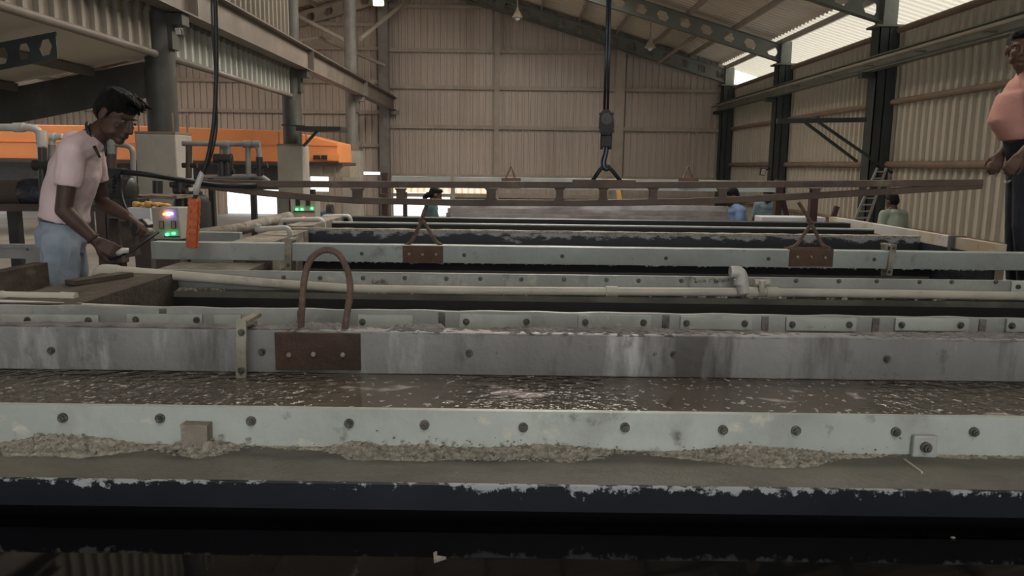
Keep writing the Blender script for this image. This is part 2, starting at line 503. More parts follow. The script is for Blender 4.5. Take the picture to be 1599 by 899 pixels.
def gridbox(bm, x0, x1, y0, y1, z0, z1, step):
    """a box whose long x direction is cut into steps (so that it can be roughened)"""
    n = max(1, int((x1 - x0) / step))
    rows = []
    for i in range(n + 1):
        x = x0 + (x1 - x0) * i / n
        rows.append([bm.verts.new((x, y, z)) for y, z in ((y0, z0), (y1, z0), (y1, z1), (y0, z1))])
    for A, B in zip(rows, rows[1:]):
        for k in range(4):
            bm.faces.new((A[k], B[k], B[(k + 1) % 4], A[(k + 1) % 4]))
    bm.faces.new(rows[0]); bm.faces.new(rows[-1][::-1])
    return bm


def organic(name, bm, mat, parent, voxel=0.008, smooth=4, rough=0.0, seed=0, f=20):
    """fuses overlapping shapes into one continuous smooth surface"""
    bmesh.ops.recalc_face_normals(bm, faces=bm.faces)
    me = bpy.data.meshes.new('tmp')
    bm.to_mesh(me); bm.free()
    t = bpy.data.objects.new('tmp', me)
    COL.objects.link(t)
    r = t.modifiers.new('r', 'REMESH'); r.mode = 'VOXEL'; r.voxel_size = voxel
    if smooth:
        s = t.modifiers.new('s', 'SMOOTH'); s.iterations = smooth; s.factor = 0.5
    dg = bpy.context.evaluated_depsgraph_get()
    dg.update()
    ev = t.evaluated_get(dg)
    b2 = bmesh.new()
    b2.from_mesh(ev.to_mesh())
    ev.to_mesh_clear()
    bpy.data.objects.remove(t); bpy.data.meshes.remove(me)
    if rough:
        b2.normal_update()
        from mathutils import noise
        for v in b2.verts:
            v.co += v.normal * (rough * noise.noise(v.co * f + V((seed, 0, 0))))
    return obj(name, b2, mat, parent, smooth=True)
# ================================================================== the hall
XL, XR, YB, XW = -4.58, 7.8, 28.3, -19.0


def roof_z(x):
    return 8.47 - 0.29 * abs(x + 3.0)


def corr(bm, u0, u1, lo, hi, place, pitch=0.23, depth=0.05):
    """trapezoidal profiled sheet; lo / hi give the two ends at u; place(u, d, w) puts it in the hall"""
    us = []
    u = u0
    while u < u1 - 1e-4:
        for a, d in ((0, 0), (0.62, 0), (0.68, 1), (0.92, 1), (0.98, 0)):
            uu = u + a * pitch
            if uu < u1:
                us.append((uu, d * depth))
        u += pitch
    us.append((u1, 0))
    prev = None
    for uu, d in us:
        w0, w1 = lo(uu), hi(uu)
        a, b = bm.verts.new(place(uu, d, w0)), bm.verts.new(place(uu, d, w1))
        if prev:
            bm.faces.new((prev[0], a, b, prev[1]))
        prev = (a, b)
    return bm


K = lambda v: (lambda u: v)
back = lambda u, d, w: V((u, YB - d, w))

bm = bmn()
box(bm, -19.2, 9.8, -9, 28.6, -0.2, 0)
struct('floor', bm, 'floor')
bm = bmn()
box(bm, -60, -19.2, -30, 70, -0.25, -0.02); box(bm, -19.2, 40, 28.6, 70, -0.25, -0.02); box(bm, 9.8, 40, -30, 28.6, -0.25, -0.02)
box(bm, -19.2, 9.8, -30, -9, -0.25, -0.02)
MT['yard'] = MAT('yard_concrete', (0.8, 0.78, 0.74), (0.74, 0.72, 0.68), 0.9)
struct('ground_outside', bm, 'yard')

# end wall: profiled sheets around two openings to the yard
bm = bmn()
top = lambda u: roof_z(u) + 0.06
corr(bm, XW, -7.4, K(1.62), top, back)
corr(bm, -7.4, -4.7, K(1.58), top, back)
corr(bm, -4.7, 7.8, K(1.5), top, back)
corr(bm, XW, -10.4, K(0), K(1.62), back)
corr(bm, -10.4, -8.5, K(1.12), K(1.62), back)
corr(bm, -8.5, -7.35, K(0), K(1.62), back)
corr(bm, -7.35, -6.7, K(0), K(0.85), back)
corr(bm, -6.7, -4.35, K(0), K(1.48), back)
corr(bm, -2.3, -0.65, K(0), K(0.85), back)
corr(bm, -0.65, 7.8, K(0), K(1.5), back)
wb0 = bmn(); corr(wb0, -4.35, -0.65, K(0.85), K(1.5), back)
struct('window_9', wb0, 'peach', recalc=False)
wb = struct('wall_back', bm, 'sheet', recalc=False)
gx = [('r', z) for z in (0.8, 1.5, 3.23, 4.6, 5.86, 7.33)]
for _, z in gx:
    x0 = -4.6
    x1 = min(7.7, -3 + (8.47 - z - 0.3) / 0.29)
    bm = bmn(); box(bm, x0, x1, YB - 0.16, YB - 0.02, z - 0.035, z + 0.035); box(bm, x0, x1, YB - 0.16, YB - 0.145, z - 0.09, z - 0.035)
    struct('girt', bm, 'girt', parent=wb)
for z in (2.55, 3.7, 4.75, 5.9, 6.7):
    x0 = max(-18.5, -3 - (8.47 - z - 0.3) / 0.29)
    bm = bmn(); box(bm, x0, -4.8, YB - 0.16, YB - 0.02, z - 0.035, z + 0.035); box(bm, x0, -4.8, YB - 0.16, YB - 0.145, z - 0.09, z - 0.035)
    struct('girt', bm, 'girt', parent=wb)

# right wall
bm = bmn()
corr(bm, -9, YB, K(0), K(4.7), lambda u, d, w: V((XR - d, u, w)), pitch=0.25, depth=0.065)
wr = struct('wall_right', bm, 'sheetside', recalc=False)
for z, r in ((0.75, 0.045), (2.0, 0.07), (3.25, 0.06), (4.66, 0.065)):
    bm = bmn(); cyl(bm, (XR - 0.12, -8, z), (XR - 0.12, YB - 0.2, z), r, 12)
    struct('girt', bm, 'girtbrown', parent=wr, smooth='auto')
# left wall, open below for the yard light
bm = bmn()
corr(bm, -9, YB, K(2.3), K(3.75), lambda u, d, w: V((XW + d, u, w)))
struct('wall_left', bm, 'sheet', recalc=False)
bm = bmn()
fr = lambda u, d, w: V((u, -9 + d, w))
corr(bm, XW, -5, K(0), lambda u: roof_z(u), fr); corr(bm, 6, 7.8, K(0), lambda u: roof_z(u), fr); corr(bm, -5, 6, K(4.6), lambda u: roof_z(u), fr)
struct('wall_front', bm, 'sheet', recalc=False)
bm = bmn(); box(bm, -30, -29.7, -20, 60, 0, 2.2)
struct('wall_yard', bm, 'tan')

# roof
bm = bmn()
SKX = (-1.0, 2.2)
SKY = [(SKX[0], SKX[1], *q) for q in ((-6.0, -3.0), (5.6, 8.0), (8.3, 10.4), (14.2, 16.9), (17.2, 19.9))]  # sheets nearest the camera are added to light its end and the ripples
SKL = (-14.0, -11.2, 14.5, 24.5)  # unseen glowing sheet, added to brighten the floor and orange casing


def roof_piece(bm, x0, x1, y0, y1, lift=0.0):
    corr(bm, y0, y1, K(x0), K(x1), lambda u, d, w: V((w, u, roof_z(w) + lift + 0.04 - d)), pitch=0.25, depth=0.035)


ys = sorted({-9.0, 28.6} | {s[2] for s in SKY} | {s[3] for s in SKY})
for a, b in zip(ys, ys[1:]):
    if any(abs(s[2] - a) < 1e-6 for s in SKY):
        roof_piece(bm, -3, SKX[0], a, b); roof_piece(bm, SKX[1], 7.3, a, b)
    else:
        roof_piece(bm, -3, 7.3, a, b)
roof_piece(bm, -19.2, -3, -9, SKL[2]); roof_piece(bm, -19.2, -3, SKL[3], 28.6)
roof_piece(bm, -19.2, SKL[0], SKL[2], SKL[3]); roof_piece(bm, SKL[1], -3, SKL[2], SKL[3])
ce = struct('ceiling', bm, 'roof', recalc=False)
for x in [-1.7 + 1.3 * k for k in range(8)] + [-4.3 - 1.3 * k for k in range(12)]:
    bm = bmn()
    bar(bm, (x, -8.8, roof_z(x) - 0.10), (x, 28.2, roof_z(x) - 0.10), 0.06, 0.15)
    struct('purlin', bm, 'girt', parent=ce)
MT['addednear'] = EMIT('added_near_glow', (1.0, 0.93, 0.84), 6.5)
MT['skylow'] = EMIT('skylight_sheet_dim', (1.0, 0.92, 0.82), 12.5)
MT['addedside'] = EMIT('added_side_glow', (1.0, 0.91, 0.80), 3.4)
n = 0
for x0, x1, y0, y1 in SKY + [SKL]:
    n += 1
    bm = bmn(); roof_piece(bm, x0, x1, y0, y1)
    struct('window_%d' % n, bm, 'addedside' if x0 < -5 else 'skylow' if y0 > 12 else 'addednear', recalc=False)  # far strip is skylight; near and side sheets are added light
bm = bmn(); roof_piece(bm, 7.3, 9.7, -9, 28.6)
struct('window_7', bm, 'eavesheet', recalc=False)
c_ = P(590, 4, 27.3)
t = thing('wall_lamp', 'glowing lamp high on the end wall between the two grey columns', 'lamp', c_, kind='thing')
bm = bmn(); box(bm, c_.x - 0.16, c_.x + 0.16, 27.3, 27.42, c_.z - 0.07, c_.z + 0.10)
obj('lamp_glass', bm, EMIT('lamp_glow', (1.0, 0.86, 0.66), 14), t, bevel=0.03)
bm = bmn(); box(bm, c_.x - 0.19, c_.x + 0.19, 27.42, 27.5, c_.z - 0.09, c_.z + 0.12); bar(bm, c_ + V((0, 0.1, 0)), c_ + V((0, 0.85, 0.1)), 0.04, 0.04)
obj('housing', bm, 'girt', t)


# ---- columns
def round_column(y, mat, label, r=0.19):
    t = thing('steel_column', label, 'column', (XL, y, 2.23), 'round columns under the crane beam', kind='thing')
    bm = bmn(); cyl(bm, (XL, y, 2.26), (XL, y, roof_z(XL) - 0.1), r, 24)
    obj('shaft', bm, mat, t, smooth='auto')
    bm = bmn(); box(bm, XL - 0.26, XL + 0.26, y - 0.26, y + 0.26, 2.23, 2.26)
    obj('base_plate', bm, 'girtbrown', t)
    bm = bmn(); box(bm, XL - 0.1, XL + 0.36, y - 0.11, y + 0.11, 3.6, 3.74); box(bm, XL + 0.15, XL + 0.22, y - 0.1, y + 0.1, 3.3, 3.6)
    obj('bracket', bm, mat, t)
    for sx in (-1, 1):
        for sy in (-1, 1):
            bm = bmn(); cyl(bm, (XL + sx * 0.22, y + sy * 0.22, 2.225), (XL + sx * 0.22, y + sy * 0.22, 2.5), 0.012, 6)
            obj('anchor_rod', bm, 'girtbrown', t)
    return t


def pedestal(y, label, w=0.26):
    bm = bmn(); box(bm, XL - w, XL + w, y - w, y + w, 0, 2.23)
    tag(obj('concrete_pedestal', bm, 'concrete', bevel=0.015), label, 'pedestal', 'concrete pedestals under the round columns', 'thing')


round_column(10.3, 'coldark', 'dark round steel column nearest the camera, on a wide concrete pedestal')
pedestal(10.3, 'concrete pedestal beneath the nearest dark column, wide and stained')
round_column(16.3, 'coldark', 'dark round steel column carrying a flat bracket shelf')
pedestal(16.3, 'concrete pedestal below the column with the bracket shelf')
round_column(22.3, 'colgrey', 'grey round steel column on the third pedestal, last before the end wall', 0.17)
pedestal(22.3, 'concrete pedestal of the third column, at the end of the orange casing')
t = thing('steel_column', 'pale grey steel column standing against the end wall where the crane beam stops', 'column', (XL, 28.0, 0), kind='thing')
bm = bmn(); box(bm, XL - 0.17, XL + 0.17, 27.8, 27.82, 0, 7.7); box(bm, XL - 0.17, XL + 0.17, 28.1, 28.12, 0, 7.7); box(bm, XL - 0.01, XL + 0.01, 27.82, 28.1, 0, 7.7)
obj('shaft', bm, 'colgrey', t)
bm = bmn(); box(bm, XL + 0.1, XL + 0.5, 27.9, 28.02, 3.6, 3.74)
obj('bracket', bm, 'colgrey', t)

for x, lab in ((-0.62, 'slim wall post on the end wall, midway between the grey column and the hoist rope'),
               (3.72, 'wall post on the end wall just behind the hoist hook')):
    bm = bmn()
    w = 0.09 if x < 0 else 0.16
    box(bm, x - w, x + w, YB - 0.28, YB - 0.26, 0, roof_z(x) - 0.5); box(bm, x - 0.012, x + 0.012, YB - 0.26, YB - 0.1, 0, roof_z(x) - 0.5)
    box(bm, x - w, x + w, YB - 0.1, YB - 0.08, 0, roof_z(x) - 0.5)
    tag(obj('wall_post', bm, 'girt'), lab, 'post', kind='thing')


def side_column(y, label, dark=True):
    t = thing('steel_column', label, 'column', (7.45, y, 0), 'dark green columns along the side wall', kind='thing')
    bm = bmn()
    d = 0.19
    box(bm, 7.3, 7.68, y - d, y - d + 0.02, 0, 4.72); box(bm, 7.3, 7.68, y + d - 0.02, y + d, 0, 4.72)
    box(bm, 7.3, 7.32, y - d, y + d, 0, 4.72); box(bm, 7.48, 7.5, y - d, y + d, 0, 4.72)
    obj('shaft', bm, 'steeldark', t)
    bm = bmn(); box(bm, 7.2, 7.75, y - 0.24, y + 0.24, 4.72, 4.76)
    obj('cap_plate', bm, 'steelgreen', t)
    bm = bmn(); box(bm, 7.35, 7.63, y - d, y + d, 4.76, 5.35)
    obj('upper_stub', bm, 'steelgreen', t)
    return t


side_column(10.3, 'dark green column beside the standing worker in salmon')
side_column(16.3, 'dark green column with the step ladder leaning by it')
side_column(22.3, 'dark green column with the small floodlight on it')
side_column(28.0, 'dark green corner column where end wall and side wall meet')


# ---- crane beams
def ibeam(bm, x, y0, y1, z0, z1, w, tf=0.02):
    box(bm, x - w / 2, x + w / 2, y0, y1, z0, z0 + tf); box(bm, x - w / 2, x + w / 2, y0, y1, z1 - tf, z1)
    box(bm, x - 0.008, x + 0.008, y0, y1, z0 + tf, z1 - tf)


t = thing('crane_runway', 'long steel crane beam on brackets of the round columns', 'crane beam', (-4.3, 10, 3.75), kind='thing')
bm = bmn(); ibeam(bm, -4.3, -8, 28.25, 3.75, 4.2, 0.24)
obj('girder', bm, 'crane', t)
bm = bmn(); box(bm, -4.33, -4.27, -8, 28.2, 4.2, 4.26)
obj('rail', bm, 'machbrown', t)
for y in (10.3, 16.3, 22.3):
    for k in (-1, 1):
        bm = bmn(); box(bm, -4.42, -4.18, y + k * 0.02 + 0.3, y + k * 0.02 + 0.31, 3.77, 4.18)
        obj('stiffener', bm, 'crane', t)
t = thing('crane_runway', 'steel crane beam with conductor pipe running along the dark green columns', 'crane beam', (7.15, 10, 3.85), kind='thing')
bm = bmn(); ibeam(bm, 7.18, -8, 28.0, 3.85, 4.12, 0.18)
obj('girder', bm, 'steelgreen', t)
bm = bmn(); cyl(bm, (6.98, -8, 4.0), (6.98, 28.0, 4.0), 0.03, 10)
obj('conductor_pipe', bm, 'girt', t, smooth=True)
for y in [-2 + 2.0 * k for k in range(15)]:
    bm = bmn(); box(bm, 6.96, 7.18, y, y + 0.04, 3.94, 3.965)
    obj('conductor_bracket', bm, 'girtbrown', t)
for y in (10.3, 16.3, 22.3, 28):
    bm = bmn(); box(bm, 7.05, 7.4, y - 0.1, y + 0.1, 3.74, 3.85)
    obj('bracket', bm, 'steeldark', t)


# ---- cellular rafters
def rafter(y, x0, x1, label, mat='steelgreen', zoff=-0.18, depth=0.45):
    t = thing('roof_rafter', label, 'rafter', (x0, y, roof_z(x0) - 0.5), 'rafters with hexagonal holes', kind='thing')
    bm = bmn()
    L = x1 - x0
    n = max(1, round(abs(L) / 0.62))
    for th in (-0.01, 0.01):
        for k in range(n):
            a, b = x0 + L * k / n, x0 + L * (k + 1) / n
            mid, hw = (a + b) / 2, (b - a) / 2
            q = lambda u, v: bm.verts.new((mid + u * hw, y + th, roof_z(mid + u * hw) + zoff - depth / 2 + v * depth / 2))
            outer = [(-1, 0), (-1, 1), (-.3, 1), (.3, 1), (1, 1), (1, 0), (1, -1), (.3, -1), (-.3, -1), (-1, -1)]
            inner = [(-.58, 0), (-.5, .12), (-.3, .56), (.3, .56), (.5, .12), (.58, 0), (.5, -.12), (.3, -.56), (-.3, -.56), (-.5, -.12)]
            O = [q(*p) for p in outer]; I = [q(*p) for p in inner]
            for i in range(10):
                j = (i + 1) % 10
                bm.faces.new((O[i], O[j], I[j], I[i]))
    obj('web', bm, mat, t, recalc=False)
    for v, nm in ((0, 'top_flange'), (-depth, 'bottom_flange')):
        bm = bmn()
        bar(bm, (x0, y, roof_z(x0) + zoff + v), (x1, y, roof_z(x1) + zoff + v), 0.2, 0.02)
        obj(nm, bm, mat, t)


rafter(27.95, -3, 7.45, 'holed roof rafter against the end wall above the hoist rope')
rafter(22.3, -3, 7.45, 'holed roof rafter on the column with the floodlight')
rafter(16.3, -3, 7.45, 'holed roof rafter on the column behind the step ladder')
rafter(10.3, -3, 7.45, 'holed roof rafter above the standing worker in salmon')
rafter(27.95, -3, -18.8, 'holed roof rafter on the far slope beyond the grey columns', 'girt')
rafter(22.3, -3, -18.8, 'holed roof rafter on the far slope at the third column', 'girt')

# ---- braces
for a, b, Ya, Yb, r, lab in (
        ((1030, 97), (1165, -4), 27.5, 22.5, 0.055, 'pale round roof brace crossing between the two rafters near the hoist rope'),
        ((563, 60), (640, -2), 23.0, 27.5, 0.06, 'thick grey brace slanting up from the third round column')):
    bm = bmn(); cyl(bm, P(*a, Ya), P(*b, Yb), r, 12)
    tag(obj('roof_brace', bm, 'girt', smooth='auto'), lab, 'brace', kind='thing')
for (a, b, w, lab) in ((((460, 20), (597, 103)), 0.10, None, 'long thin bracing angle falling towards the end column'),
                       (((500, 58), (596, 100)), 0.07, None, 'short bracing angle just under the long one'),
                       (((463, 62), (500, 58)), 0.06, None, 'level stub of bracing behind the second column')) and ():
    pass
for pa, pb, Ya, Yb, w, lab in (((462, 23), (537, 62), 24, 24.5, 0.09, 'upper bracing angle between the second and third round columns'),
                               ((497, 58), (600, 102), 24.6, 27.4, 0.09, 'lower bracing angle slanting to the end column'),
                               ((463, 64), (500, 58), 24.2, 24.7, 0.07, 'short level bracing strut right of the second round column')):
    bm = bmn(); bar(bm, P(*pa, Ya), P(*pb, Yb), w, w)
    tag(obj('bracing_angle', bm, 'girt'), lab, 'brace', kind='thing')

# ---- hung cladding over the low side roof
def clad(y0, y1, label):
    t = thing('hung_cladding', label, 'cladding', (XL, y0, 3.2), kind='thing')
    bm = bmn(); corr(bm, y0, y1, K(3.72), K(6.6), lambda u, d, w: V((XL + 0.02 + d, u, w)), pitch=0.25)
    obj('upper_sheet', bm, 'cladshade', t, recalc=False)
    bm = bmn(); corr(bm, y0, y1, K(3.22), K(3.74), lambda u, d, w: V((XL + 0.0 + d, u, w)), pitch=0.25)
    obj('lower_sheet', bm, 'sheetpale' if y0 > 8 else 'cladshade', t, recalc=False)
    bm = bmn(); cyl(bm, (XL + 0.06, y0, 3.22), (XL + 0.06, y1, 3.22), 0.045, 10)
    obj('bottom_pipe', bm, 'crane', t, smooth=True)


clad(-6, 10.05, 'shade-toned corrugated cladding hung before the nearest round column')
clad(10.55, 16.05, 'corrugated cladding hung between the first two round columns')

sr = lambda x: 3.22 - 0.2 * (XL - x)
t = thing('low_roof', 'low lean-to roof of pale sheets beneath the hung cladding', 'roof', (-7, 4, 2.6), kind='thing')
bm = bmn(); box(bm, -9.6, XL, -6, 10.2, 0, 0.03)
for v in bm.verts: v.co.z += sr(v.co.x)
obj('sheet', bm, 'roof', t)
for x in (-5.4, -6.4, -7.4, -8.4):
    bm = bmn(); bar(bm, (x, -6, sr(x) - 0.06), (x, 10.2, sr(x) - 0.06), 0.06, 0.1)
    obj('purlin', bm, 'crane', t)
for y in (8.0, 10.2):
    bm = bmn(); z0 = 0.36
    L = -4.9; n = 11 if y > 9 else 22
    for k in range(n):
        a, b = XL + L * k / n, XL + L * (k + 1) / n
        mid, hw = (a + b) / 2, (b - a) / 2
        if y > 8:
            vs = [bm.verts.new((xx, y, sr(xx) - zz)) for xx, zz in ((a, 0.05), (b, 0.05), (b, 0.5), (a, 0.5))]
            bm.faces.new(vs); continue
        O = [bm.verts.new((mid + u * hw, y, sr(mid + u * hw) - 0.20 + v * 0.13)) for u, v in [(-1, 0), (-1, 1), (-.3, 1), (.3, 1), (1, 1), (1, 0), (1, -1), (.3, -1), (-.3, -1), (-1, -1)]]
        I = [bm.verts.new((mid + u * hw, y, sr(mid + u * hw) - 0.20 + v * 0.13)) for u, v in [(-.58, 0), (-.5, .2), (-.3, .6), (.3, .6), (.5, .2), (.58, 0), (.5, -.2), (.3, -.6), (-.3, -.6), (-.5, -.2)]]
        for i in range(10):
            bm.faces.new((O[i], O[(i + 1) % 10], I[(i + 1) % 10], I[i]))
    o = obj('rafter', bm, 'steeldark' if y < 9 else 'coldark', t, recalc=False)
    so = o.modifiers.new('t', 'SOLIDIFY'); so.thickness = 0.02
# ================================================================== the row of dipping baths
RIM = 1.38


def bolt(name, p, r, parent, mat='bolt', axis=V((0, -1, 0)), washer=True):
    """washer, hexagon nut and stud"""
    bm = bmn()
    p = V(p)
    if washer:
        cyl(bm, p + axis * -0.003, p + axis * 0.003, r, 14)
    tube(bm, [p + axis * 0.002, p + axis * (0.002 + r * 0.75)], r * 0.68, 6)
    cyl(bm, p + axis * r * 0.7, p + axis * r * 1.3, r * 0.36, 8)
    return obj(name, bm, mat, parent, smooth='auto')


def lumps(bm, pts, seed=1):
    rnd = random.Random(seed)
    from mathutils import noise
    for p, r in pts:
        s = rnd.random() * 50
        n0 = len(bm.verts)
        ell(bm, p, (r * rnd.uniform(.8, 1.5), r * rnd.uniform(.7, 1.1), r * rnd.uniform(.5, .9)), seg=7, rings=5)
        bm.verts.ensure_lookup_table()
        for v in list(bm.verts)[n0:]:
            v.co += noise.noise_vector(v.co * (0.9 / r) + V((s, s, s))) * r * 0.35
    return bm


def ribbon(bm, x0, x1, hfn, wfn, place, step=0.0025, n=14, seed=0, amp=0.0065, f=110):
    """a crumbly bank: hfn(x) high against the wall, wfn(x) wide on the ledge"""
    from mathutils import noise
    m_ = int((x1 - x0) / step)
    rows = []
    for i in range(m_ + 1):
        x = x0 + (x1 - x0) * i / m_
        h, w_ = hfn(x), wfn(x)
        row = []
        for k in range(n + 1):
            t_ = k / n
            y = t_ * w_
            z = h * (1 - t_) ** 1.4
            q = V((x * f, y * f, seed))
            a_ = amp * min(1, h / 0.006)
            z += a_ * (noise.fractal(q, 1.0, 2.0, 4) * 0.9 + 0.5 * abs(noise.noise(q * 0.4)))
            y += a_ * noise.noise(q * 0.8 + V((9, 9, 9)))
            row.append(bm.verts.new(place(x, y if k else 0, max(z, -0.002) if k < n else -0.003)))
        rows.append(row)
    for A_, B_ in zip(rows, rows[1:]):
        for k in range(n):
            bm.faces.new((A_[k], A_[k + 1], B_[k + 1], B_[k]))
    return bm


# ---------------------------------------------------------------- A: the near divider with its ledge
YA = 1.59
A = thing('bath_divider', 'pale bolted bath divider with a dark chipped ledge, nearest the camera', 'bath divider', (0.6, YA, 0.3), kind='thing')
bm = bmn(); gridbox(bm, -2.4, 3.7, YA, YA + 0.016, 0, RIM, 0.05)
obj('panel', bm, 'panel', A)
bm = bmn(); gridbox(bm, -2.4, 3.7, 1.412, YA, 1.25, 1.2925, 0.03)
for v in bm.verts:
    if v.co.z > 1.27:
        v.co.z += 0.002 * math.sin(v.co.x * 9) + 0.0015 * math.sin(v.co.x * 31)
obj('ledge', bm, 'ledge', A)
bm = bmn(); box(bm, -2.4, 3.7, 1.400, 1.4115, 1.243, 1.294)
obj('lip', bm, 'lip', A)['label'] = 'dark navy lip with chipped white upper edge'
bm = bmn(); box(bm, -2.4, 3.7, 1.45, 1.58, 0, 1.249)
obj('lining', bm, 'black', A)
for px, py in ((-60, 650), (98, 652), (250, 653), (392, 657), (545, 661), (663, 663), (817, 667), (976, 667), (1129, 671), (1243, 672), (1399, 674), (1521, 674)):
    bolt('bolt', P(px, py, YA - 0.002), 0.0105, A)
c = P(1440, 694, YA)
bm = bmn(); box(bm, c.x - 0.026, c.x + 0.026, YA - 0.014, YA, c.z - 0.026, c.z + 0.024)
pl = obj('washer_plate', bm, 'panel', A, bevel=0.004)
bolt('bolt', (c.x, YA - 0.016, c.z), 0.012, pl)
c = P(312, 672, YA)
bm = bmn(); gridbox(bm, c.x - 0.027, c.x + 0.027, YA - 0.03, YA, c.z - 0.03, c.z + 0.022, 0.01)
noisy(bm, 0.003, 3, 40)
obj('wedge_block', bm, 'timber', A)
bm = bmn()
rnd = random.Random(5)
pts = []


def strip(px0, px1, n, y0, y1, r0, r1):
    for _ in range(n):
        px = rnd.uniform(px0, px1)
        e = min(1, min(px - px0, px1 - px) / (0.22 * (px1 - px0)))
        dy = (rnd.random() ** 1.5) * (y1 - y0) * e
        p = P(px, 712, YA)
        r = rnd.uniform(r0, r1) * (0.5 + 0.5 * e)
        pts.append((V((p.x, YA - 0.006 - dy, 1.2925 + max(0, (0.032 - dy)) * e * rnd.random())), r))


strip(30, 200, 26, 0.01, 0.05, 0.003, 0.010)
strip(235, 420, 40, 0, 0.05, 0.002, 0.006)
strip(520, 1010, 220, 0.01, 0.066, 0.0012, 0.0032)
strip(1060, 1270, 120, 0.01, 0.06, 0.0012, 0.0034)
strip(380, 1560, 110, 0, 0.02, 0.0012, 0.003)
for p, r in ((P(300, 705, 1.56), 0.02), (P(325, 706, 1.56), 0.017), (P(275, 708, 1.56), 0.014), (P(290, 712, 1.55), 0.014)):
    pts.append((V((p.x, 1.565, 1.30)), r))
lumps(bm, pts, 4)
BUMPS = [(130, 110, 0.030, 0.055), (70, 60, 0.02, 0.05), (330, 60, 0.022, 0.055), (560, 50, 0.022, 0.05), (660, 90, 0.014, 0.05), (850, 130, 0.020, 0.06), (1160, 110, 0.026, 0.055), (1250, 60, 0.012, 0.04)]
bx = [(P(p, 712, YA).x, P(p + w_, 712, YA).x - P(p, 712, YA).x, h, wd) for p, w_, h, wd in BUMPS]
hf = lambda x: 0.003 + sum(0.6 * h * math.exp(-((x - c_) / (0.6 * s_)) ** 2) for c_, s_, h, wd in bx)
wf = lambda x: 0.015 + min(0.055, sum(wd * math.exp(-((x - c_) / (0.8 * s_)) ** 2) for c_, s_, h, wd in bx))
obj('crust_grains', bm, 'crust', A, smooth=True)['kind'] = 'stuff'
bm = bmn(); ribbon(bm, -1.15, 1.15, hf, wf, lambda x, y, z: V((x, YA - 0.0005 - y, 1.2925 + z)))
obj('salt_crust', bm, 'crust', A)['kind'] = 'stuff'
# a sliver of wood lying on the ledge
bm = bmn(); bar(bm, PZ(1412, 717, 1.297), PZ(1440, 738, 1.297), 0.0035, 0.004)
tag(obj('wood_sliver', bm, 'pvc'), 'thin pale wood sliver lying on the near ledge by the square washer plate', 'sliver')
# chip adrift on the black liquid
pc = PZ(684, 872, 1.222)
bm = bmn(); prism(bm, [pc + V(q) for q in ((-0.006, -0.012, -0.002), (0.014, 0.002, -0.002), (-0.002, 0.006, -0.002), (-0.004, 0.022, -0.002), (-0.01, 0.016, -0.002), (-0.008, 0.004, -0.002))], (0, 0, 0.005))
tag(obj('foam_chip', bm, 'timber'), 'small cream three-cornered chip floating on the black liquid in front', 'chip')
pc = PZ(1488, 839, 1.222)
bm = bmn(); ell(bm, pc, (0.005, 0.0035, 0.002), seg=8, rings=5)
tag(obj('foam_chip', bm, 'timber'), 'tiny pale speck floating alone at the far end of the black liquid', 'chip')


def liquid(z, x0, x1, y0, y1, mat, label):
    bm = bmn()
    box(bm, x0, x1, y0, y1, 0.01, z)
    return tag(obj('bath_liquid', bm, mat), label, 'liquid', kind='stuff')


liquid(1.22, -2.4, 3.7, -0.6, 1.449, 'acid', 'black still liquid in front of the nearest ledge')
liquid(1.236, -2.4, 3.7, YA + 0.017, 2.719, 'water', 'brown rinse water with floating foam and ripples in the nearest bath')
liquid(1.17, -1.6, 3.4, 2.743, 3.597, 'acid', 'black liquid between the plated divider and the divider with the long pipe')
liquid(1.17, -1.59, 3.2, 3.706, 5.87, 'acid', 'black liquid beneath the bar hung from the spreader')
liquid(1.33, -1.55, 3.2, 6.131, 6.849, 'acid', 'narrow black liquid strip beyond the crusted navy wall')
liquid(1.33, -1.55, 3.2, 6.921, 7.339, 'acid', 'farthest black liquid strip in front of the tube stack')

# ---------------------------------------------------------------- D: divider with patch plates
YD = 2.72
D = thing('bath_divider', 'grey bath divider covered by small bolted patch plates, behind the long near bar', 'bath divider', (0.6, YD, 0.3), kind='thing')
bm = bmn(); gridbox(bm, -2.4, 3.7, YD, YD + 0.022, 0, RIM, 0.04)
for v in bm.verts:
    if v.co.z > 1: v.co.z += 0.0025 * math.sin(v.co.x * 23) * math.sin(v.co.x * 7)
obj('panel', bm, 'panel2', D)
for x0, x1, y0, y1, b in ((-20, 157, 487, 508, (43, 138)), (200, 318, 487, 507, (212, 307)), (336, 378, 488, 506, ()), (560, 645, 489, 512, (566,)), (718, 830, 488, 512, (728, 822)),
                          (903, 1015, 489, 513, (914, 1005)), (1062, 1172, 491, 514, (1072, 1163)), (1227, 1334, 493, 516, (1237, 1326)),
                          (1397, 1509, 494, 516, (1408, 1500)), (1570, 1690, 495, 518, (1580,))):
    a, b2 = P(x0, y0, YD), P(x1, y1, YD)
    bm = bmn(); gridbox(bm, a.x, b2.x, YD - 0.012, YD - 0.0005, b2.z, a.z - 0.004, 0.02); noisy(bm, 0.0012, 2, 30)
    pl = obj('patch_plate', bm, 'panel', D)
    for px in b:
        bolt('bolt', P(px, (y0 + y1) / 2 + 2 + (px - x0) * 0.004, YD - 0.013), 0.012, pl)
for px in (255, 470, 690, 1040, 1195, 1368, 1535):     # dark joint straps beside the plates
    a = P(px, 490, YD)
    bm = bmn(); box(bm, a.x - 0.012, a.x + 0.012, YD - 0.007, YD - 0.0005, 1.30, 1.376)
    obj('joint_strap', bm, 'sludge', D)
bm = bmn(); gridbox(bm, -2.4, 3.7, 2.60, YD - 0.001, 1.22, 1.275, 0.03); noisy(bm, 0.006, 8, 14)
obj('sludge_shelf', bm, 'sludge', D)


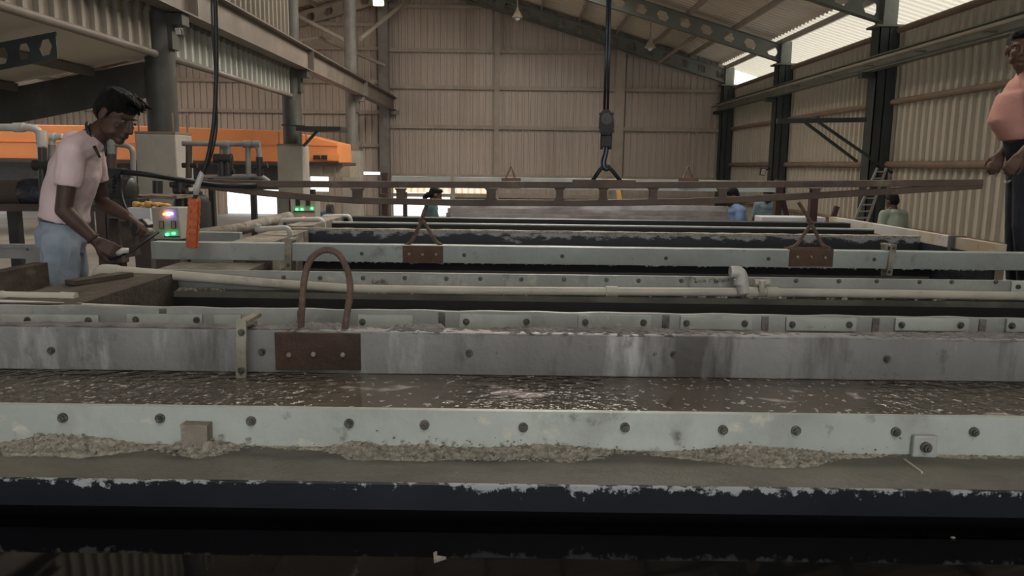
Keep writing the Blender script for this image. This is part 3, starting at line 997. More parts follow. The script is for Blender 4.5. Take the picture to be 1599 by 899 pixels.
# ---------------------------------------------------------------- bars with lifting lugs
def lug(parent, Y, px0, px1, py0, py1, bolts, mat, loop, rloop, yl, bmat='boltpale', br=0.011):
    a, b = P(px0, py0, Y), P(px1, py1, Y)
    bm = bmn()
    box(bm, a.x, b.x, Y - 0.012, Y - 0.0005, b.z, a.z)
    box(bm, a.x, b.x, yl + (yl - Y), yl + (yl - Y) + 0.012, b.z, a.z)
    pl = obj('lug_plate', bm, mat, parent, bevel=0.002)
    for px, py in bolts:
        bolt('bolt', P(px, py, Y - 0.013), br, pl, bmat, washer=False)
    bm = bmn(); tube(bm, loop, rloop, 12)
    obj('lifting_loop', noisy(bm, 0.0012, 1, 60), 'rustrod', pl, smooth=True)
    return pl


def smoothpath(pts, n=4):
    pts = [V(p) for p in pts]
    out = []
    for i in range(len(pts) - 1):
        p0, p1, p2, p3 = pts[max(i - 1, 0)], pts[i], pts[i + 1], pts[min(i + 2, len(pts) - 1)]
        for k in range(n):
            t = k / n
            out.append(0.5 * ((2 * p1) + (p2 - p0) * t + (2 * p0 - 5 * p1 + 4 * p2 - p3) * t * t + (3 * p1 - p0 - 3 * p2 + p3) * t ** 3))
    out.append(pts[-1])
    return out


YC = 2.39
C = thing('dipping_bar', 'long grey concrete-like bar with a rusty plate and tall loop, over the brown water', 'bar', (0.4, YC, 1.24),
          'pale dipping bars with lifting lugs', 'thing')
bm = bmn(); gridbox(bm, -2.5, 3.8, YC, YC + 0.07, 1.2365, 1.374, 0.05); noisy(bm, 0.0012, 4, 6)
obj('bar_body', bm, 'bar', C, bevel=0.004)
lug(C, YC, 430, 564, 518, 577, ((452, 553), (490, 552), (536, 553)), 'rustplate',
    smoothpath([P(x, y, YC + 0.035) for x, y in ((470, 520), (472, 470), (476, 432), (486, 404), (507, 390), (529, 397), (543, 424), (547, 455), (542, 488), (538, 520))]),
    0.0105, YC + 0.035)
for px, py in ((80, 547), (409, 549), (733, 551), (1052, 553), (1385, 560)):
    bolt('hole_plug', P(px, py, YC - 0.001), 0.012, C)
bm = bmn()
pts = []
xa_, xb_ = P(440, 520, YC).x, P(1700, 520, YC).x
hs = lambda x: 0.004 + (0.012 if x < P(690, 520, YC).x else 0.003) * (0.6 + 0.4 * math.sin(x * 17)) + 0.004 * math.sin(x * 5)
ribbon(bm, xa_, xb_, hs, lambda x: 0.074, lambda x, y, z: V((x, YC + 0.073 - y, 1.372 + z)), 0.006, 14, 5, 0.007, 45)
obj('sediment', bm, 'sludge', C)['kind'] = 'stuff'
bm = bmn(); gridbox(bm, -2.4, P(455, 520, YC).x, YC + 0.005, YC + 0.07, 1.370, 1.378, 0.02); noisy(bm, 0.004, 8, 25)
obj('sediment_cake', bm, 'sludge', C)


def clip(parent, Y, pxf, py0, py1, wf, yr, pxr, wr, py0r, py1r, skew=0):
    """fork-shaped strap straddling the bar"""
    a, b = P(pxf, py0, Y), P(pxf + skew, py1, Y)
    bm = bmn(); bar(bm, a, b, wf, 0.012, V((0, 1, 0)))
    cl = obj('fork_clip', bm, 'clip', parent, bevel=0.002)
    bm = bmn()
    bar(bm, P(pxr, py0r, yr), P(pxr, py1r, yr), wr, 0.012, V((0, 1, 0)))
    bar(bm, V((a.x, Y, a.z - 0.012)), V((a.x, yr, a.z - 0.012)), wf * 0.9, 0.012)
    obj('rear_prong', bm, 'clip', cl)
    return cl


cl = clip(C, YC - 0.06, 377, 499, 613, 0.032, YC + 0.085, 394, 0.03, 500, 606)
bolt('bolt', P(377, 519, YC - 0.067), 0.011, cl); bolt("bolt", P(377, 578, YC - 0.067), 0.011, cl)

# ---------------------------------------------------------------- E: divider with the long pipe
YE = 3.68
E = thing('bath_divider', 'pale bath divider with a row of bolts and a cream pipe along its foot', 'bath divider', (0.8, YE, 0.3), kind='thing')
bm = bmn(); gridbox(bm, -1.95, 4.2, YE, YE + 0.025, 0, RIM, 0.05)
obj('panel', bm, 'panel2', E)
for px, py in ((443, 433), (500, 434), (567, 434), (632, 434), (697, 435), (750, 435), (814, 436), (881, 436), (947, 437), (997, 438), (1064, 438), (1118, 439),
               (1243, 438), (1310, 439), (1369, 439), (1436, 440), (1486, 440), (1555, 440)):
    bolt('bolt', P(px, py, YE - 0.001), 0.011, E)
c = P(1587, 447, YE)
bm = bmn(); box(bm, c.x - 0.03, c.x + 0.03, YE - 0.012, YE, c.z - 0.025, c.z + 0.025)
pl = obj('washer_plate', bm, 'panel', E)
bolt('bolt', (c.x, YE - 0.014, c.z), 0.012, pl)
bm = bmn(); gridbox(bm, -1.6, 4.2, YE - 0.075, YE - 0.001, 1.24, 1.289, 0.04); noisy(bm, 0.004, 5, 12)
obj('foot_ledge', bm, 'ledge', E)
bm = bmn(); box(bm, -1.6, 4.2, YE - 0.082, YE - 0.001, 0, 1.262)
obj('lining', bm, 'black', E)  # black facing added so the liquid before it mirrors dark
bm = bmn()
pts = []
for px, n, s in ((1100, 40, 70), (1185, 60, 60), (590, 22, 16), (1400, 40, 200), (700, 40, 250), (300, 30, 60)):
    for _ in range(n):
        p = P(px + rnd.gauss(0, s * 0.4), 461 if px > 600 else 440, YE - 0.05)
        pts.append((V((p.x, YE - rnd.uniform(0.005, 0.07), 1.292)), rnd.uniform(0.004, 0.012)))
for _ in range(30):
    p = P(rnd.uniform(1085, 1140), rnd.uniform(434, 440), YE - 0.002)
    pts.append((p, rnd.uniform(0.004, 0.01)))
for _ in range(16):
    pts.append((P(rnd.uniform(580, 604), rnd.uniform(436, 442), YE - 0.003), rnd.uniform(0.004, 0.01)))
lumps(bm, pts, 13)
obj('salt_crust', bm, 'crust', E, smooth=True)['kind'] = 'stuff'

t = thing('drain_pipe', 'long cream plastic pipe lying along the bolted divider with an upright white elbow', 'pipe', P(800, 456, 3.62), kind='thing')
pp = [P(x, y, 3.625) for x, y in ((178, 423), (300, 432), (420, 442), (560, 451), (760, 454), (955, 455), (1180, 456), (1400, 459), (1760, 465))]
bm = bmn(); tube(bm, pp, [0.026, 0.0235, 0.022, 0.021, 0.021, 0.021, 0.021, 0.021, 0.021], 16)
obj('pipe_run', bm, 'pvc', t, smooth='auto')
e0 = P(185, 423, 3.625); e1 = P(152, 421, 3.625)
bm = bmn(); tube(bm, bend([e0, e1, e1 + V((0, 0.02, -0.09))], 0.05), 0.0295, 16)
obj('end_elbow', bm, 'pvc', t, smooth='auto')
for px in (955, 1172, 1205):
    c = P(px, 455 + (px - 955) * 0.006, 3.625)
    bm = bmn(); cyl(bm, c - V((0.028, 0, 0)), c + V((0.028, 0, 0)), 0.0265, 18)
    obj('coupling', bm, 'pvc', t, smooth='auto')
c = P(1156, 455, 3.60)
bm = bmn()
tube(bm, bend([c + V((0.015, 0, -0.005)), P(1157, 424, 3.6), P(1140, 424, 3.6)], 0.05, 6), 0.028, 16)
cyl(bm, P(1157, 436, 3.6), P(1157, 444, 3.6), 0.033, 18)
obj('upright_elbow', bm, 'pvcwhite', t, smooth='auto')
c = P(1178, 441, 3.62)
bm = bmn(); cyl(bm, c, c + V((0.07, 0, 0)), 0.016, 12); cyl(bm, c + V((0.03, -0.02, 0.012)), c + V((0.03, -0.02, -0.04)), 0.014, 10)
obj('valve', bm, 'pvc', t, smooth='auto')

# ---------------------------------------------------------------- F: bar hung from the spreader
YF = 5.0
Fb = thing('dipping_bar', 'long pale bar with two brown lug plates hanging on the rusty spreader frame', 'bar', (1, YF, 1.24),
           'pale dipping bars with lifting lugs', 'thing')
xl = P(236, 390, YF).x
bm = bmn(); gridbox(bm, xl, 4.4, YF, YF + 0.1, 1.262, 1.375, 0.06); noisy(bm, 0.0015, 6, 6)
obj('bar_body', bm, 'bar_far', Fb, bevel=0.004)
for px0, px1, py0, py1, bs, lp in ((629, 692, 383, 411, ((639, 396), (660, 397), (681, 397)), ((632, 384), (642, 378), (660, 343), (680, 377), (690, 383))),
                                   (1233, 1299, 388, 416, ((1245, 401), (1266, 401), (1288, 402)), ((1230, 388), (1243, 384), (1267, 349), (1284, 383), (1296, 388)))):
    lug(Fb, YF, px0, px1, py0, py1, bs, 'rustplate2', bend([P(x, y, YF + 0.05) for x, y in lp], 0.03, 4), 0.012, YF + 0.05, br=0.014)
cl = clip(Fb, YF - 0.022, 450, 372, 424, 0.045, YF + 0.13, 458, 0.04, 374, 424)
bolt('bolt', P(450, 414, YF - 0.03), 0.012, cl)
cl = clip(Fb, YF - 0.022, 1396, 381, 430, 0.036, YF + 0.13, 1381, 0.04, 380, 430, -8)
bolt('bolt', P(1396, 387, YF - 0.03), 0.012, cl); bolt('bolt', P(1389, 424, YF - 0.03), 0.012, cl)
for px, py in ((565, 396), (725, 398), (878, 400), (1040, 403), (1200, 404), (1365, 405)):
    bolt('hole_plug', P(px, py, YF - 0.001), 0.013, Fb)
bm = bmn(); pts = []
for _ in range(130):
    p = P(rnd.uniform(470, 1560), 415, YF)
    pts.append((V((p.x, YF + rnd.uniform(0.0, 0.02), 1.262)), rnd.uniform(0.004, 0.012)))
lumps(bm, pts, 22)
obj('drips', bm, 'bar_far', Fb, smooth=True)['kind'] = 'stuff'

# ---------------------------------------------------------------- G, H, I: farther walls
G = thing('bath_divider', 'navy bath divider with crumbling white crust, just beyond the hanging bar', 'bath divider', (0.8, 6.07, 0.3), kind='thing')
bm = bmn(); gridbox(bm, -1.75, 3.2, 6.07, 6.13, 0, RIM, 0.05); noisy(bm, 0.003, 3, 12)
obj('panel', bm, 'crustnavy', G)
bm = bmn(); gridbox(bm, -1.75, 3.2, 6.06, 6.14, RIM - 0.008, RIM + 0.008, 0.03); noisy(bm, 0.005, 9, 14)
obj('salt_crust', bm, 'crust', G)
bm = bmn(); box(bm, -1.6, 3.2, 5.88, 6.069, 1.24, 1.268)
obj('foot_ledge', bm, 'panel2', G)
bm = bmn(); box(bm, -1.6, 3.2, 5.875, 6.069, 0, 1.245)
obj('lining', bm, 'black', G)  # added black face, keeps this wall's reflection in the liquid dark
for y, th, lab in ((6.85, 0.07, 'thin white-topped bath divider across the narrow black baths'),):
    H = thing('bath_divider', lab, 'bath divider', (0.8, y, 0.3), kind='thing')
    bm = bmn(); box(bm, -1.6, 3.2, y, y + th, 0, RIM - 0.012)
    obj('panel', bm, 'black', H)
    bm = bmn(); gridbox(bm, -1.6, 3.2, y - 0.005, y + th, RIM - 0.012, RIM, 0.05)
    obj('capping', bm, 'panel', H)
I = thing('bath_divider', 'black outer bath wall in front of the stacked tubes', 'bath divider', (0.8, 7.34, 0.3), kind='thing')
bm = bmn(); box(bm, -1.6, 3.2, 7.34, 7.5, 0, RIM + 0.012)
obj('panel', bm, 'black', I)

# ---------------------------------------------------------------- end walls
bm = bmn(); gridbox(bm, -1.93, -1.6, 2.80, 3.66, 0, 1.372, 0.05)
noisy(bm, 0.004, 7, 9)
tag(obj('bath_end', bm, 'wood'), 'dark rotten wooden bath end below the bent end of the cream pipe', 'bath end', kind='thing')
t = thing('wooden_trough', 'dark wooden trough in front of the bending worker', 'trough', (-2.2, 3.2, 1.1), kind='thing')
bm = bmn(); gridbox(bm, -2.40, -2.33, 2.86, 3.85, 1.10, 1.385, 0.05); noisy(bm, 0.004, 2, 8)
obj('outer_plank', bm, 'wood', t)
bm = bmn(); box(bm, -2.33, -1.94, 2.86, 3.85, 1.10, 1.14)
obj('trough_floor', bm, 'wood', t)
bm = bmn(); box(bm, -2.33, -1.94, 3.78, 3.85, 1.14, 1.27)
obj('end_plank', bm, 'wood', t)
bm = bmn(); bar(bm, PZ(110, 441, 1.385), PZ(200, 428, 1.385), 0.07, 0.02)
tag(obj('wood_scrap', bm, 'wood'), 'flat dark wood scrap on the rotten bath end by the pipe elbow', 'plank')
bm = bmn(); gridbox(bm, -2.15, -1.6, 3.745, 4.99, 0, 1.25, 0.05); noisy(bm, 0.006, 5, 9)
tag(obj('bath_end', bm, 'timber'), 'crusted cream bath end under the tip of the hanging bar', 'bath end', kind='thing')
bm = bmn(); gridbox(bm, -1.86, -1.6, 5.12, 6.06, 0, 1.375, 0.05); noisy(bm, 0.006, 5, 9)
tag(obj('bath_end', bm, 'timber'), 'crusted bath end behind the hanging bar, by the log with white pipes', 'bath end', kind='thing')
bm = bmn(); gridbox(bm, -1.80, -1.6, 6.14, 7.5, 0, 1.40, 0.05); noisy(bm, 0.006, 5, 9)
tag(obj('bath_end', bm, 'timber'), 'farthest timber bath end beneath the white pipe hoops', 'bath end', kind='thing')
# right end: cream boards
t = thing('bath_end', 'cream and yellow stained long end board running back from the standing worker', 'bath end', (3.3, 6, 0.35), kind='thing')
bm = bmn(); gridbox(bm, 3.21, 3.28, 5.15, 5.2, 0, 1.375, 0.1)
box(bm, 3.22, 3.28, 5.12, 7.9, 0, 1.42)
obj('board', bm, 'endboard', t)
bm = bmn(); box(bm, 3.202, 3.219, 5.12, 7.9, 0.9, 1.34)
obj('lining', bm, 'navy', t)
c = P(1455, 372, 5.75)
bm = bmn(); box(bm, 3.19, 3.3, 5.62, 5.66, 1.25, 1.43)
obj('strap', bm, 'colgrey', t)
t = None
# right ends of the nearer baths (outside the picture)
bm = bmn(); box(bm, 3.41, 3.5, 2.79, 3.67, 0, RIM); 
tag(obj('bath_end', bm, 'timber'), 'plain timber bath end closing the bath beside the long pipe', 'bath end', kind='thing')

# ---------------------------------------------------------------- pipes at the near left corner
t = thing('drain_pipe', 'cream pipe with grey joint sloping onto the plated divider near the wooden trough', 'pipe', P(100, 478, 2.84), kind='thing')
a, b = P(-120, 470, 2.83), P(322, 489, 2.83)
bm = bmn(); cyl(bm, a, b, 0.0185, 14)
obj('pipe_run', bm, 'pvcwhite', t, smooth='auto')
c = a + (b - a) * 0.555; d = (b - a).normalized()
bm = bmn(); cyl(bm, c - d * 0.009, c + d * 0.009, 0.0195, 14)
obj('joint', bm, 'pvcgrey', t, smooth='auto')
t = thing('drain_pipe', 'short yellowed pipe with a closed end lying above the sloping cream pipe', 'pipe', P(60, 462, 2.95), kind='thing')
a, b = P(-120, 458, 2.93), P(112, 463, 2.93)
bm = bmn(); cyl(bm, a, b, 0.015, 14)
obj('pipe_run', bm, 'pvc', t, smooth='auto')
bm = bmn(); cyl(bm, P(95, 463, 2.93), P(119, 464, 2.93), 0.019, 14)
obj('end_cap', bm, 'pvc', t, smooth='auto')
bm = bmn(); cyl(bm, P(2, 461, 2.93), P(6, 461, 2.93), 0.0185, 14)
obj('joint', bm, 'pvc', t, smooth='auto')
bm = bmn(); gridbox(bm, -2.4, -1.94, 2.79, 2.85, 0, 1.33, 0.05)
tag(obj('bath_end', bm, 'wood'), 'dark board under the two pipes at the corner of the trough', 'bath end', kind='thing')
MT['zincdark'] = MAT('galvanised_dark_band', (0.36, 0.31, 0.29), (0.24, 0.20, 0.19), 0.3, 0.5, scale=5, spots=[((0.5, 0.47, 0.45), 2.0, 0.56, 0.7, (0.5, 2, 3))])  # darker zinc copy, paints the stack's dark bands into alternate rows
# ================================================================== lifting gear
def pbox(bm, px0, py0, px1, py1, Y, dep):
    """a box whose front face spans two picture corners at distance Y and which is dep deep"""
    a, b = P(px0, py0, Y), P(px1, py1, Y)
    return box(bm, min(a.x, b.x), max(a.x, b.x), Y, Y + dep, min(a.z, b.z), max(a.z, b.z))


YS = 5.05
S = thing('spreader_frame', 'long rusty steel spreader frame hanging from the hook above the baths', 'spreader', P(930, 300, YS), kind='thing')
top = [P(x, y, YS) for x, y in ((312, 285), (420, 287), (628, 288), (800, 288), (940, 289), (1130, 288), (1300, 287), (1531, 285))]
bot = [P(x, y, YS) for x, y in ((330, 291), (400, 300), (480, 308), (560, 313), (700, 316), (900, 317), (1060, 315), (1160, 311), (1273, 305), (1400, 298), (1531, 290))]


def chord(bm, pts, h, w):
    rows = []
    for p in pts:
        rows.append([bm.verts.new(p + V((0, s * w / 2, t * h / 2))) for s, t in ((-1, -1), (1, -1), (1, 1), (-1, 1))])
    for A_, B_ in zip(rows, rows[1:]):
        for k in range(4):
            bm.faces.new((A_[k], B_[k], B_[(k + 1) % 4], A_[(k + 1) % 4]))
    bm.faces.new(rows[0]); bm.faces.new(rows[-1][::-1])
    return bm


obj('top_chord', chord(bmn(), top, 0.042, 0.07), 'rustbeam', S, bevel=0.004)
obj('bottom_chord', chord(bmn(), bot, 0.04, 0.06), 'rustbeam', S, bevel=0.004)
for px, w in ((558, 15), (626, 13), (767, 14), (874, 11), (942, 11), (1020, 11), (1128, 12), (1273, 13)):
    a, b = P(px, 294, YS), P(px, 312 if 500 < px < 1200 else 302, YS)
    hw = w / 2 * YS / F_PX
    bm = bmn()
    pr = [(-1.5, .5), (1.5, .5), (1.0, .3), (1.0, -.3), (1.5, -.5), (-1.5, -.5), (-1.0, -.3), (-1.0, .3)]
    h = (a.z - b.z)
    prism(bm, [V((a.x + u * hw, YS - 0.02, (a.z + b.z) / 2 + v * h)) for u, v in pr], (0, 0.04, 0))
    obj('web_post', bm, 'rustbeam', S)
bm = bmn(); pbox(bm, 895, 280, 993, 286, YS - 0.03, 0.06)
obj('lifting_pad', bm, 'rustbeam', S)
for pts in (((667, 316), (664, 330), (658, 344)), ((1247, 316), (1256, 330), (1267, 348))):
    bm = bmn(); tube(bm, [P(x, y, YS) for x, y in pts], 0.011, 10)
    hk = P(*pts[-1], YS)
    tube(bm, [hk + V((0.016 * math.sin(t), 0, -0.006 + 0.016 * math.cos(t))) for t in [k * 2 * PI / 12 for k in range(12)]], 0.007, 8, True)
    obj('hanger_hook', bm, 'rustrod', S, smooth='auto')
bm = bmn(); tube(bm, bend([P(924, 284, YS), P(938, 263, YS), P(946, 258, YS), P(956, 266, YS), P(970, 284, YS)], 0.05, 4), 0.013, 10)
obj('centre_loop', bm, 'chain', S, smooth=True)

# hook block on two ropes
t = thing('hook_block', 'black crane hook block on twin wire ropes above the spreader frame', 'hook', P(946, 230, YS), kind='thing')
for dx in (-3, 2.5):
    a = P(946 + dx, 195, YS); b = P(952.5 + dx * 0.6, -60, YS)
    bm = bmn(); tube(bm, [a, a + (b - a) * 1.0], 0.0085, 8)
    obj('wire_rope', bm, 'hooksteel', t, smooth=True)
for sy in (-1, 1):
    bm = bmn()
    prism(bm, [P(x, y, YS + sy * 0.045) for x, y in ((936, 184), (941, 172), (945, 170), (949, 170), (953, 173), (958, 185), (959, 199), (954, 211), (940, 211), (935, 199))], (0, 0.01, 0))
    obj('cheek_plate', bm, 'chain', t, bevel=0.003)
for px, py in ((938, 178), (956, 178), (947, 206), (938, 205), (957, 205)):
    bm = bmn(); cyl(bm, P(px, py, YS - 0.065), P(px, py, YS + 0.075), 0.011, 10)
    obj('tie_bolt', bm, 'chain', t, smooth='auto')
c = P(946, 186, YS)
bm = bmn(); cyl(bm, c + V((0, -0.05, 0)), c + V((0, 0.05, 0)), 0.036, 20); cyl(bm, c + V((0, -0.058, 0)), c + V((0, 0.058, 0)), 0.014, 12)
obj('sheave', bm, 'machine', t, smooth='auto')
bm = bmn(); pbox(bm, 937.5, 203, 956, 207, YS - 0.03, 0.06); pbox(bm, 939, 205, 942, 233, YS - 0.025, 0.05); pbox(bm, 952.5, 205, 955.5, 233, YS - 0.025, 0.05)
pbox(bm, 939, 211, 955, 229, YS - 0.03, 0.06)
obj('hook_housing', bm, 'chain', t, bevel=0.004)
hp = [(947, 228), (946.5, 236), (944.5, 244), (942.5, 252), (943, 259), (946, 263.5), (950, 262), (951.5, 257)]
bm = bmn(); tube(bm, smoothpath([P(x, y, YS) for x, y in hp], 4), [0.014 + 0.004 * math.sin(PI * k / 28) - 0.009 * max(0, (k - 22) / 6) for k in range(29)], 12)
obj('hook', bm, 'hooksteel', t, smooth=True)
# bridge that carries it (above the picture)
t = thing('crane_bridge', 'overhead crane bridge girder carrying the hook rope', 'crane', (1.4, 5.4, 4.3), kind='thing')
bm = bmn(); box(bm, -4.3, 7.15, 5.25, 5.65, 4.5, 5.1)
obj('girder', bm, 'crane', t)
for x in (-4.3, 7.15):
    bm = bmn(); box(bm, x - 0.15, x + 0.15, 4.2, 6.7, 4.3, 4.6)
    obj('end_carriage', bm, 'crane', t)
bm = bmn(); cyl(bm, (0.2, 5.05, 4.35), (1.2, 5.05, 4.35), 0.2, 20); box(bm, 0.1, 1.3, 4.85, 5.35, 4.3, 4.4)
obj('hoist', bm, 'machine', t, smooth='auto')

# pendant control
YP = 4.7
t = thing('pendant_control', 'orange push-button crane pendant hanging on a black cable', 'pendant', P(302, 388, YP), kind='thing')
a, b = P(304, 310, YP), P(300, 387, YP)
bm = bmn(); bar(bm, a, b, 0.062, 0.055, V((0, 1, 0)))
body = obj('body', bm, 'pendant', t, bevel=0.012)
for k in range(6):
    c = a.lerp(b, 0.09 + 0.155 * k)
    for s in (-1, 1):
        bm = bmn(); cyl(bm, c + V((s * 0.016, -0.026, 0)), c + V((s * 0.016, -0.036, 0)), 0.011, 12)
        obj('button', bm, 'pendant', body, smooth='auto')
    bm = bmn(); bar(bm, c + V((-0.036, 0, 0)), c + V((0.036, 0, 0)), 0.06, 0.012, V((0, 1, 0)))
    obj('rib', bm, 'pendant', body)
bm = bmn(); cyl(bm, P(304, 311, YP), P(306, 303, YP), 0.012, 12)
obj('gland', bm, 'rubber', t, smooth='auto')
bm = bmn(); tube(bm, [P(306, 304, YP), P(308, 290, YP), P(313, 276, YP), P(316, 268, YP)], [0.017, 0.019, 0.017, 0.014], 12)
obj('tape_wrap', bm, 'pvcwhite', t, smooth=True)
bm = bmn(); tube(bm, smoothpath([P(x, y, YP) for x, y in ((308, 285), (322, 255), (333, 200), (337, 140), (338, 70), (335, -40))], 5), 0.0125, 10)
obj('cable', bm, 'rubber', t, smooth=True)
bm = bmn(); tube(bm, smoothpath([P(x, y, YP + 0.02) for x, y in ((313, 275), (328, 250), (338, 205), (338, 160), (335, 100), (331, 30), (330, -40))], 5), 0.006, 8)
obj('strain_wire', bm, 'rubber', t, smooth=True)

# ================================================================== far loading stand, bar and tubes
YT = 10.7
Fr = thing('dipping_bar', 'farther pale bar seen just above the spreader frame, with two small brown lugs', 'bar', P(900, 280, YT),
           'pale dipping bars with lifting lugs', 'thing')
a, b = P(612, 275, YT), P(1212, 283, YT)
bm = bmn(); gridbox(bm, a.x, b.x, YT, YT + 0.12, a.z - 0.15, a.z, 0.08); noisy(bm, 0.003, 2, 6)
obj('bar_body', bm, 'bar_far', Fr)
for px in (798, 1075):
    bm = bmn(); pbox(bm, px - 15, 277.5, px + 15, 293, YT - 0.02, 0.018)
    pl = obj('lug_plate', bm, 'rustplate2', Fr)
    bm = bmn(); tube(bm, [P(px - 9, 279, YT + 0.06), P(px, 260, YT + 0.06), P(px + 7, 279, YT + 0.06)], 0.016, 8)
    obj('lifting_loop', bm, 'rustrod', pl)
bm = bmn(); pbox(bm, 704, 273, 710, 312, YT - 0.03, 0.02)
obj('fork_clip', bm, 'clip', Fr)
for px, w, lab in ((603, 9, 'dark red stand post holding the far bar at the grey column end'), (1213, 10, 'dark red stand post holding the far bar by the worker in slate blue')):
    t = thing('stand_post', lab, 'post', P(px, 340, YT + 0.1), kind='thing')
    c = P(px, 270, YT + 0.3)
    zt = P(px, 272 if px < 700 else 283, YT).z
    hw = w / 2 * YT / F_PX
    bm = bmn(); box(bm, c.x - hw, c.x + hw, YT + 0.13, YT + 0.25, 0, zt + 0.02)
    obj('upright', bm, 'redpost', t)
    if px > 700:
        bm = bmn(); bar(bm, (c.x + hw, YT + 0.19, 1.55), (c.x + hw + 0.14, YT + 0.19, 1.1), 0.05, 0.06)
        obj('stay', bm, 'redpost', t)
    bm = bmn(); box(bm, c.x - 0.2, c.x + 0.45, YT + 0.05, YT + 0.35, 0, 0.03)
    obj('foot', bm, 'redpost', t)
    bm = bmn(); box(bm, c.x - hw, c.x + hw, YT - 0.02, YT + 0.13, P(px, 285, YT).z - 0.2, P(px, 285, YT).z - 0.155)
    obj('bracket', bm, 'redpost', t)
for px, Y_, lab in ((632, 11.6, 'thin dark post behind the spreader by the woman in teal'), (1273, 9.2, 'dark square post rising behind the spreader end')):
    c = P(px, 300, Y_)
    w = 0.03 if px < 700 else 0.045
    bm = bmn(); box(bm, c.x - w, c.x + w, Y_, Y_ + 2 * w, 0, c.z)
    tag(obj('stand_post', bm, 'redpost'), lab, 'post', kind='thing')
bm = bmn(); q0, q1 = P(1300, 343, 9.0), P(1307, 322, 9.0); bar(bm, q0 + (q0 - q1) * (q0.z / (q1.z - q0.z)), q1, 0.045, 0.05)
o = tag(obj('steel_offcut', bm, 'redpost'), 'dark red steel bar leaning up behind the end board', 'steel piece')

# galvanised tubes on a bench
t = thing('tube_bench', 'low dark bench under the stack of shiny tubes', 'bench', (0.9, 9.6, 0), kind='thing')
xa, xb = P(702, 330, 9.4).x, P(1140, 335, 9.4).x
bm = bmn(); box(bm, xa, xb, 9.34, 9.95, 1.13, 1.19)
obj('bench_top', bm, 'black', t)
for x in (xa + 0.3, xb - 0.3):
    for y in (9.45, 9.88):
        bm = bmn(); box(bm, x - 0.03, x + 0.03, y - 0.03, y + 0.03, 0, 1.13)
        obj('leg', bm, 'black', t)
rr = random.Random(3)
LAY = ['topmost', 'second from top', 'third from top', 'lowest']
for row in range(4):
    for k in range(2):
        z = 1.19 + 0.0605 * row + 0.0005
        y = 9.36 + 0.075 * k + 0.022 * row
        bm = bmn()
        x0, x1 = xa + rr.uniform(-0.05, 0.05), xb + rr.uniform(-0.06, 0.03)
        w, h, th = 0.07, 0.06, 0.006
        # hollow section: outer and inner skins joined at both ends
        rows = []
        for x, s in ((x0, 1), (x1, 1), (x1, .86), (x0, .86)):
            rows.append([bm.verts.new((x, y + w / 2 + w / 2 * s * u, z + h / 2 + h / 2 * s * v)) for u, v in ((-1, -1), (1, -1), (1, 1), (-1, 1))])
        for A_, B_ in zip(rows, rows[1:] + rows[:1]):
            for q in range(4):
                bm.faces.new((A_[q], B_[q], B_[(q + 1) % 4], A_[(q + 1) % 4]))
        tag(obj('steel_tube', bm, 'zinc' if row % 2 else 'zincdark', bevel=0.007), 'shiny galvanised square tube, %s in the %s row of the stack' % (LAY[3 - row], 'front' if k == 0 else 'rear'),
            'tube', 'galvanised tubes stacked behind the baths', 'thing')
bm = bmn(); box(bm, P(1190, 338, 9.6).x, P(1290, 338, 9.6).x, 9.6, 9.9, 0, P(1190, 342, 9.6).z + 0.03)
tag(obj('white_block', bm, 'whitepaint', bevel=0.01), 'white painted block behind the baths in front of the worker in slate blue', 'block', kind='thing')
t = thing('yellow_board', 'small yellow board leaning on the end wall below the hook', 'board', P(968, 312, 20), kind='thing')
bm = bmn(); prism(bm, [P(x, y, 20) for x, y in ((962, 296), (969, 294), (974, 330), (967, 332))], (0, 0.04, 0))
obj('panel', bm, 'glove', t)
bm = bmn(); a = P(967, 330, 20); box(bm, a.x - 0.05, a.x + 0.05, 20.0, 20.05, 0, a.z)
obj('prop', bm, 'wood', t)

# step ladder by the second dark green column
t = thing('step_ladder', 'aluminium step ladder leaning beside the dark green column', 'ladder', P(1350, 340, 14), kind='thing')
Yl = 14.2
for a, b in (((1330, 352), (1370, 262)), ((1352, 352), (1384, 262))):
    pa, pb = P(*a, Yl), P(*b, Yl)
    pa = pa + (pa - pb) * (pa.z / (pb.z - pa.z))
    bm = bmn(); bar(bm, pa, pb, 0.05, 0.03)
    obj('rail', bm, 'alu', t)
for k in range(9):
    f = k / 8.5
    y = 352 - 90 * (f * 0.97 + 0.02)
    p1, p2 = P(1330 + 40 * (352 - y) / 90, y, Yl), P(1352 + 32 * (352 - y) / 90, y, Yl)
    bm = bmn(); bar(bm, p1, p2, 0.07, 0.025)
    obj('step', bm, 'alu', t)

# braced bracket on the second dark green column
t = thing('wall_bracket', 'dark braced steel bracket arm on the column by the step ladder', 'bracket', P(1290, 190, 15.8), kind='thing')
bm = bmn(); bar(bm, P(1213, 189, 15.8), P(1352, 187, 15.8), 0.10, 0.09)
obj('arm', bm, 'steeldark', t)
for a, b in (((1256, 190), (1338, 252)), ((1276, 189), (1393, 270))):
    bm = bmn(); bar(bm, P(*a, 15.75), P(*b, 15.9), 0.05, 0.05)
    obj('brace', bm, 'steeldark', t)
bm = bmn(); cyl(bm, P(1277, 181, 15.8), P(1277, 190, 15.8), 0.03, 8)
obj('pin', bm, 'steeldark', t)

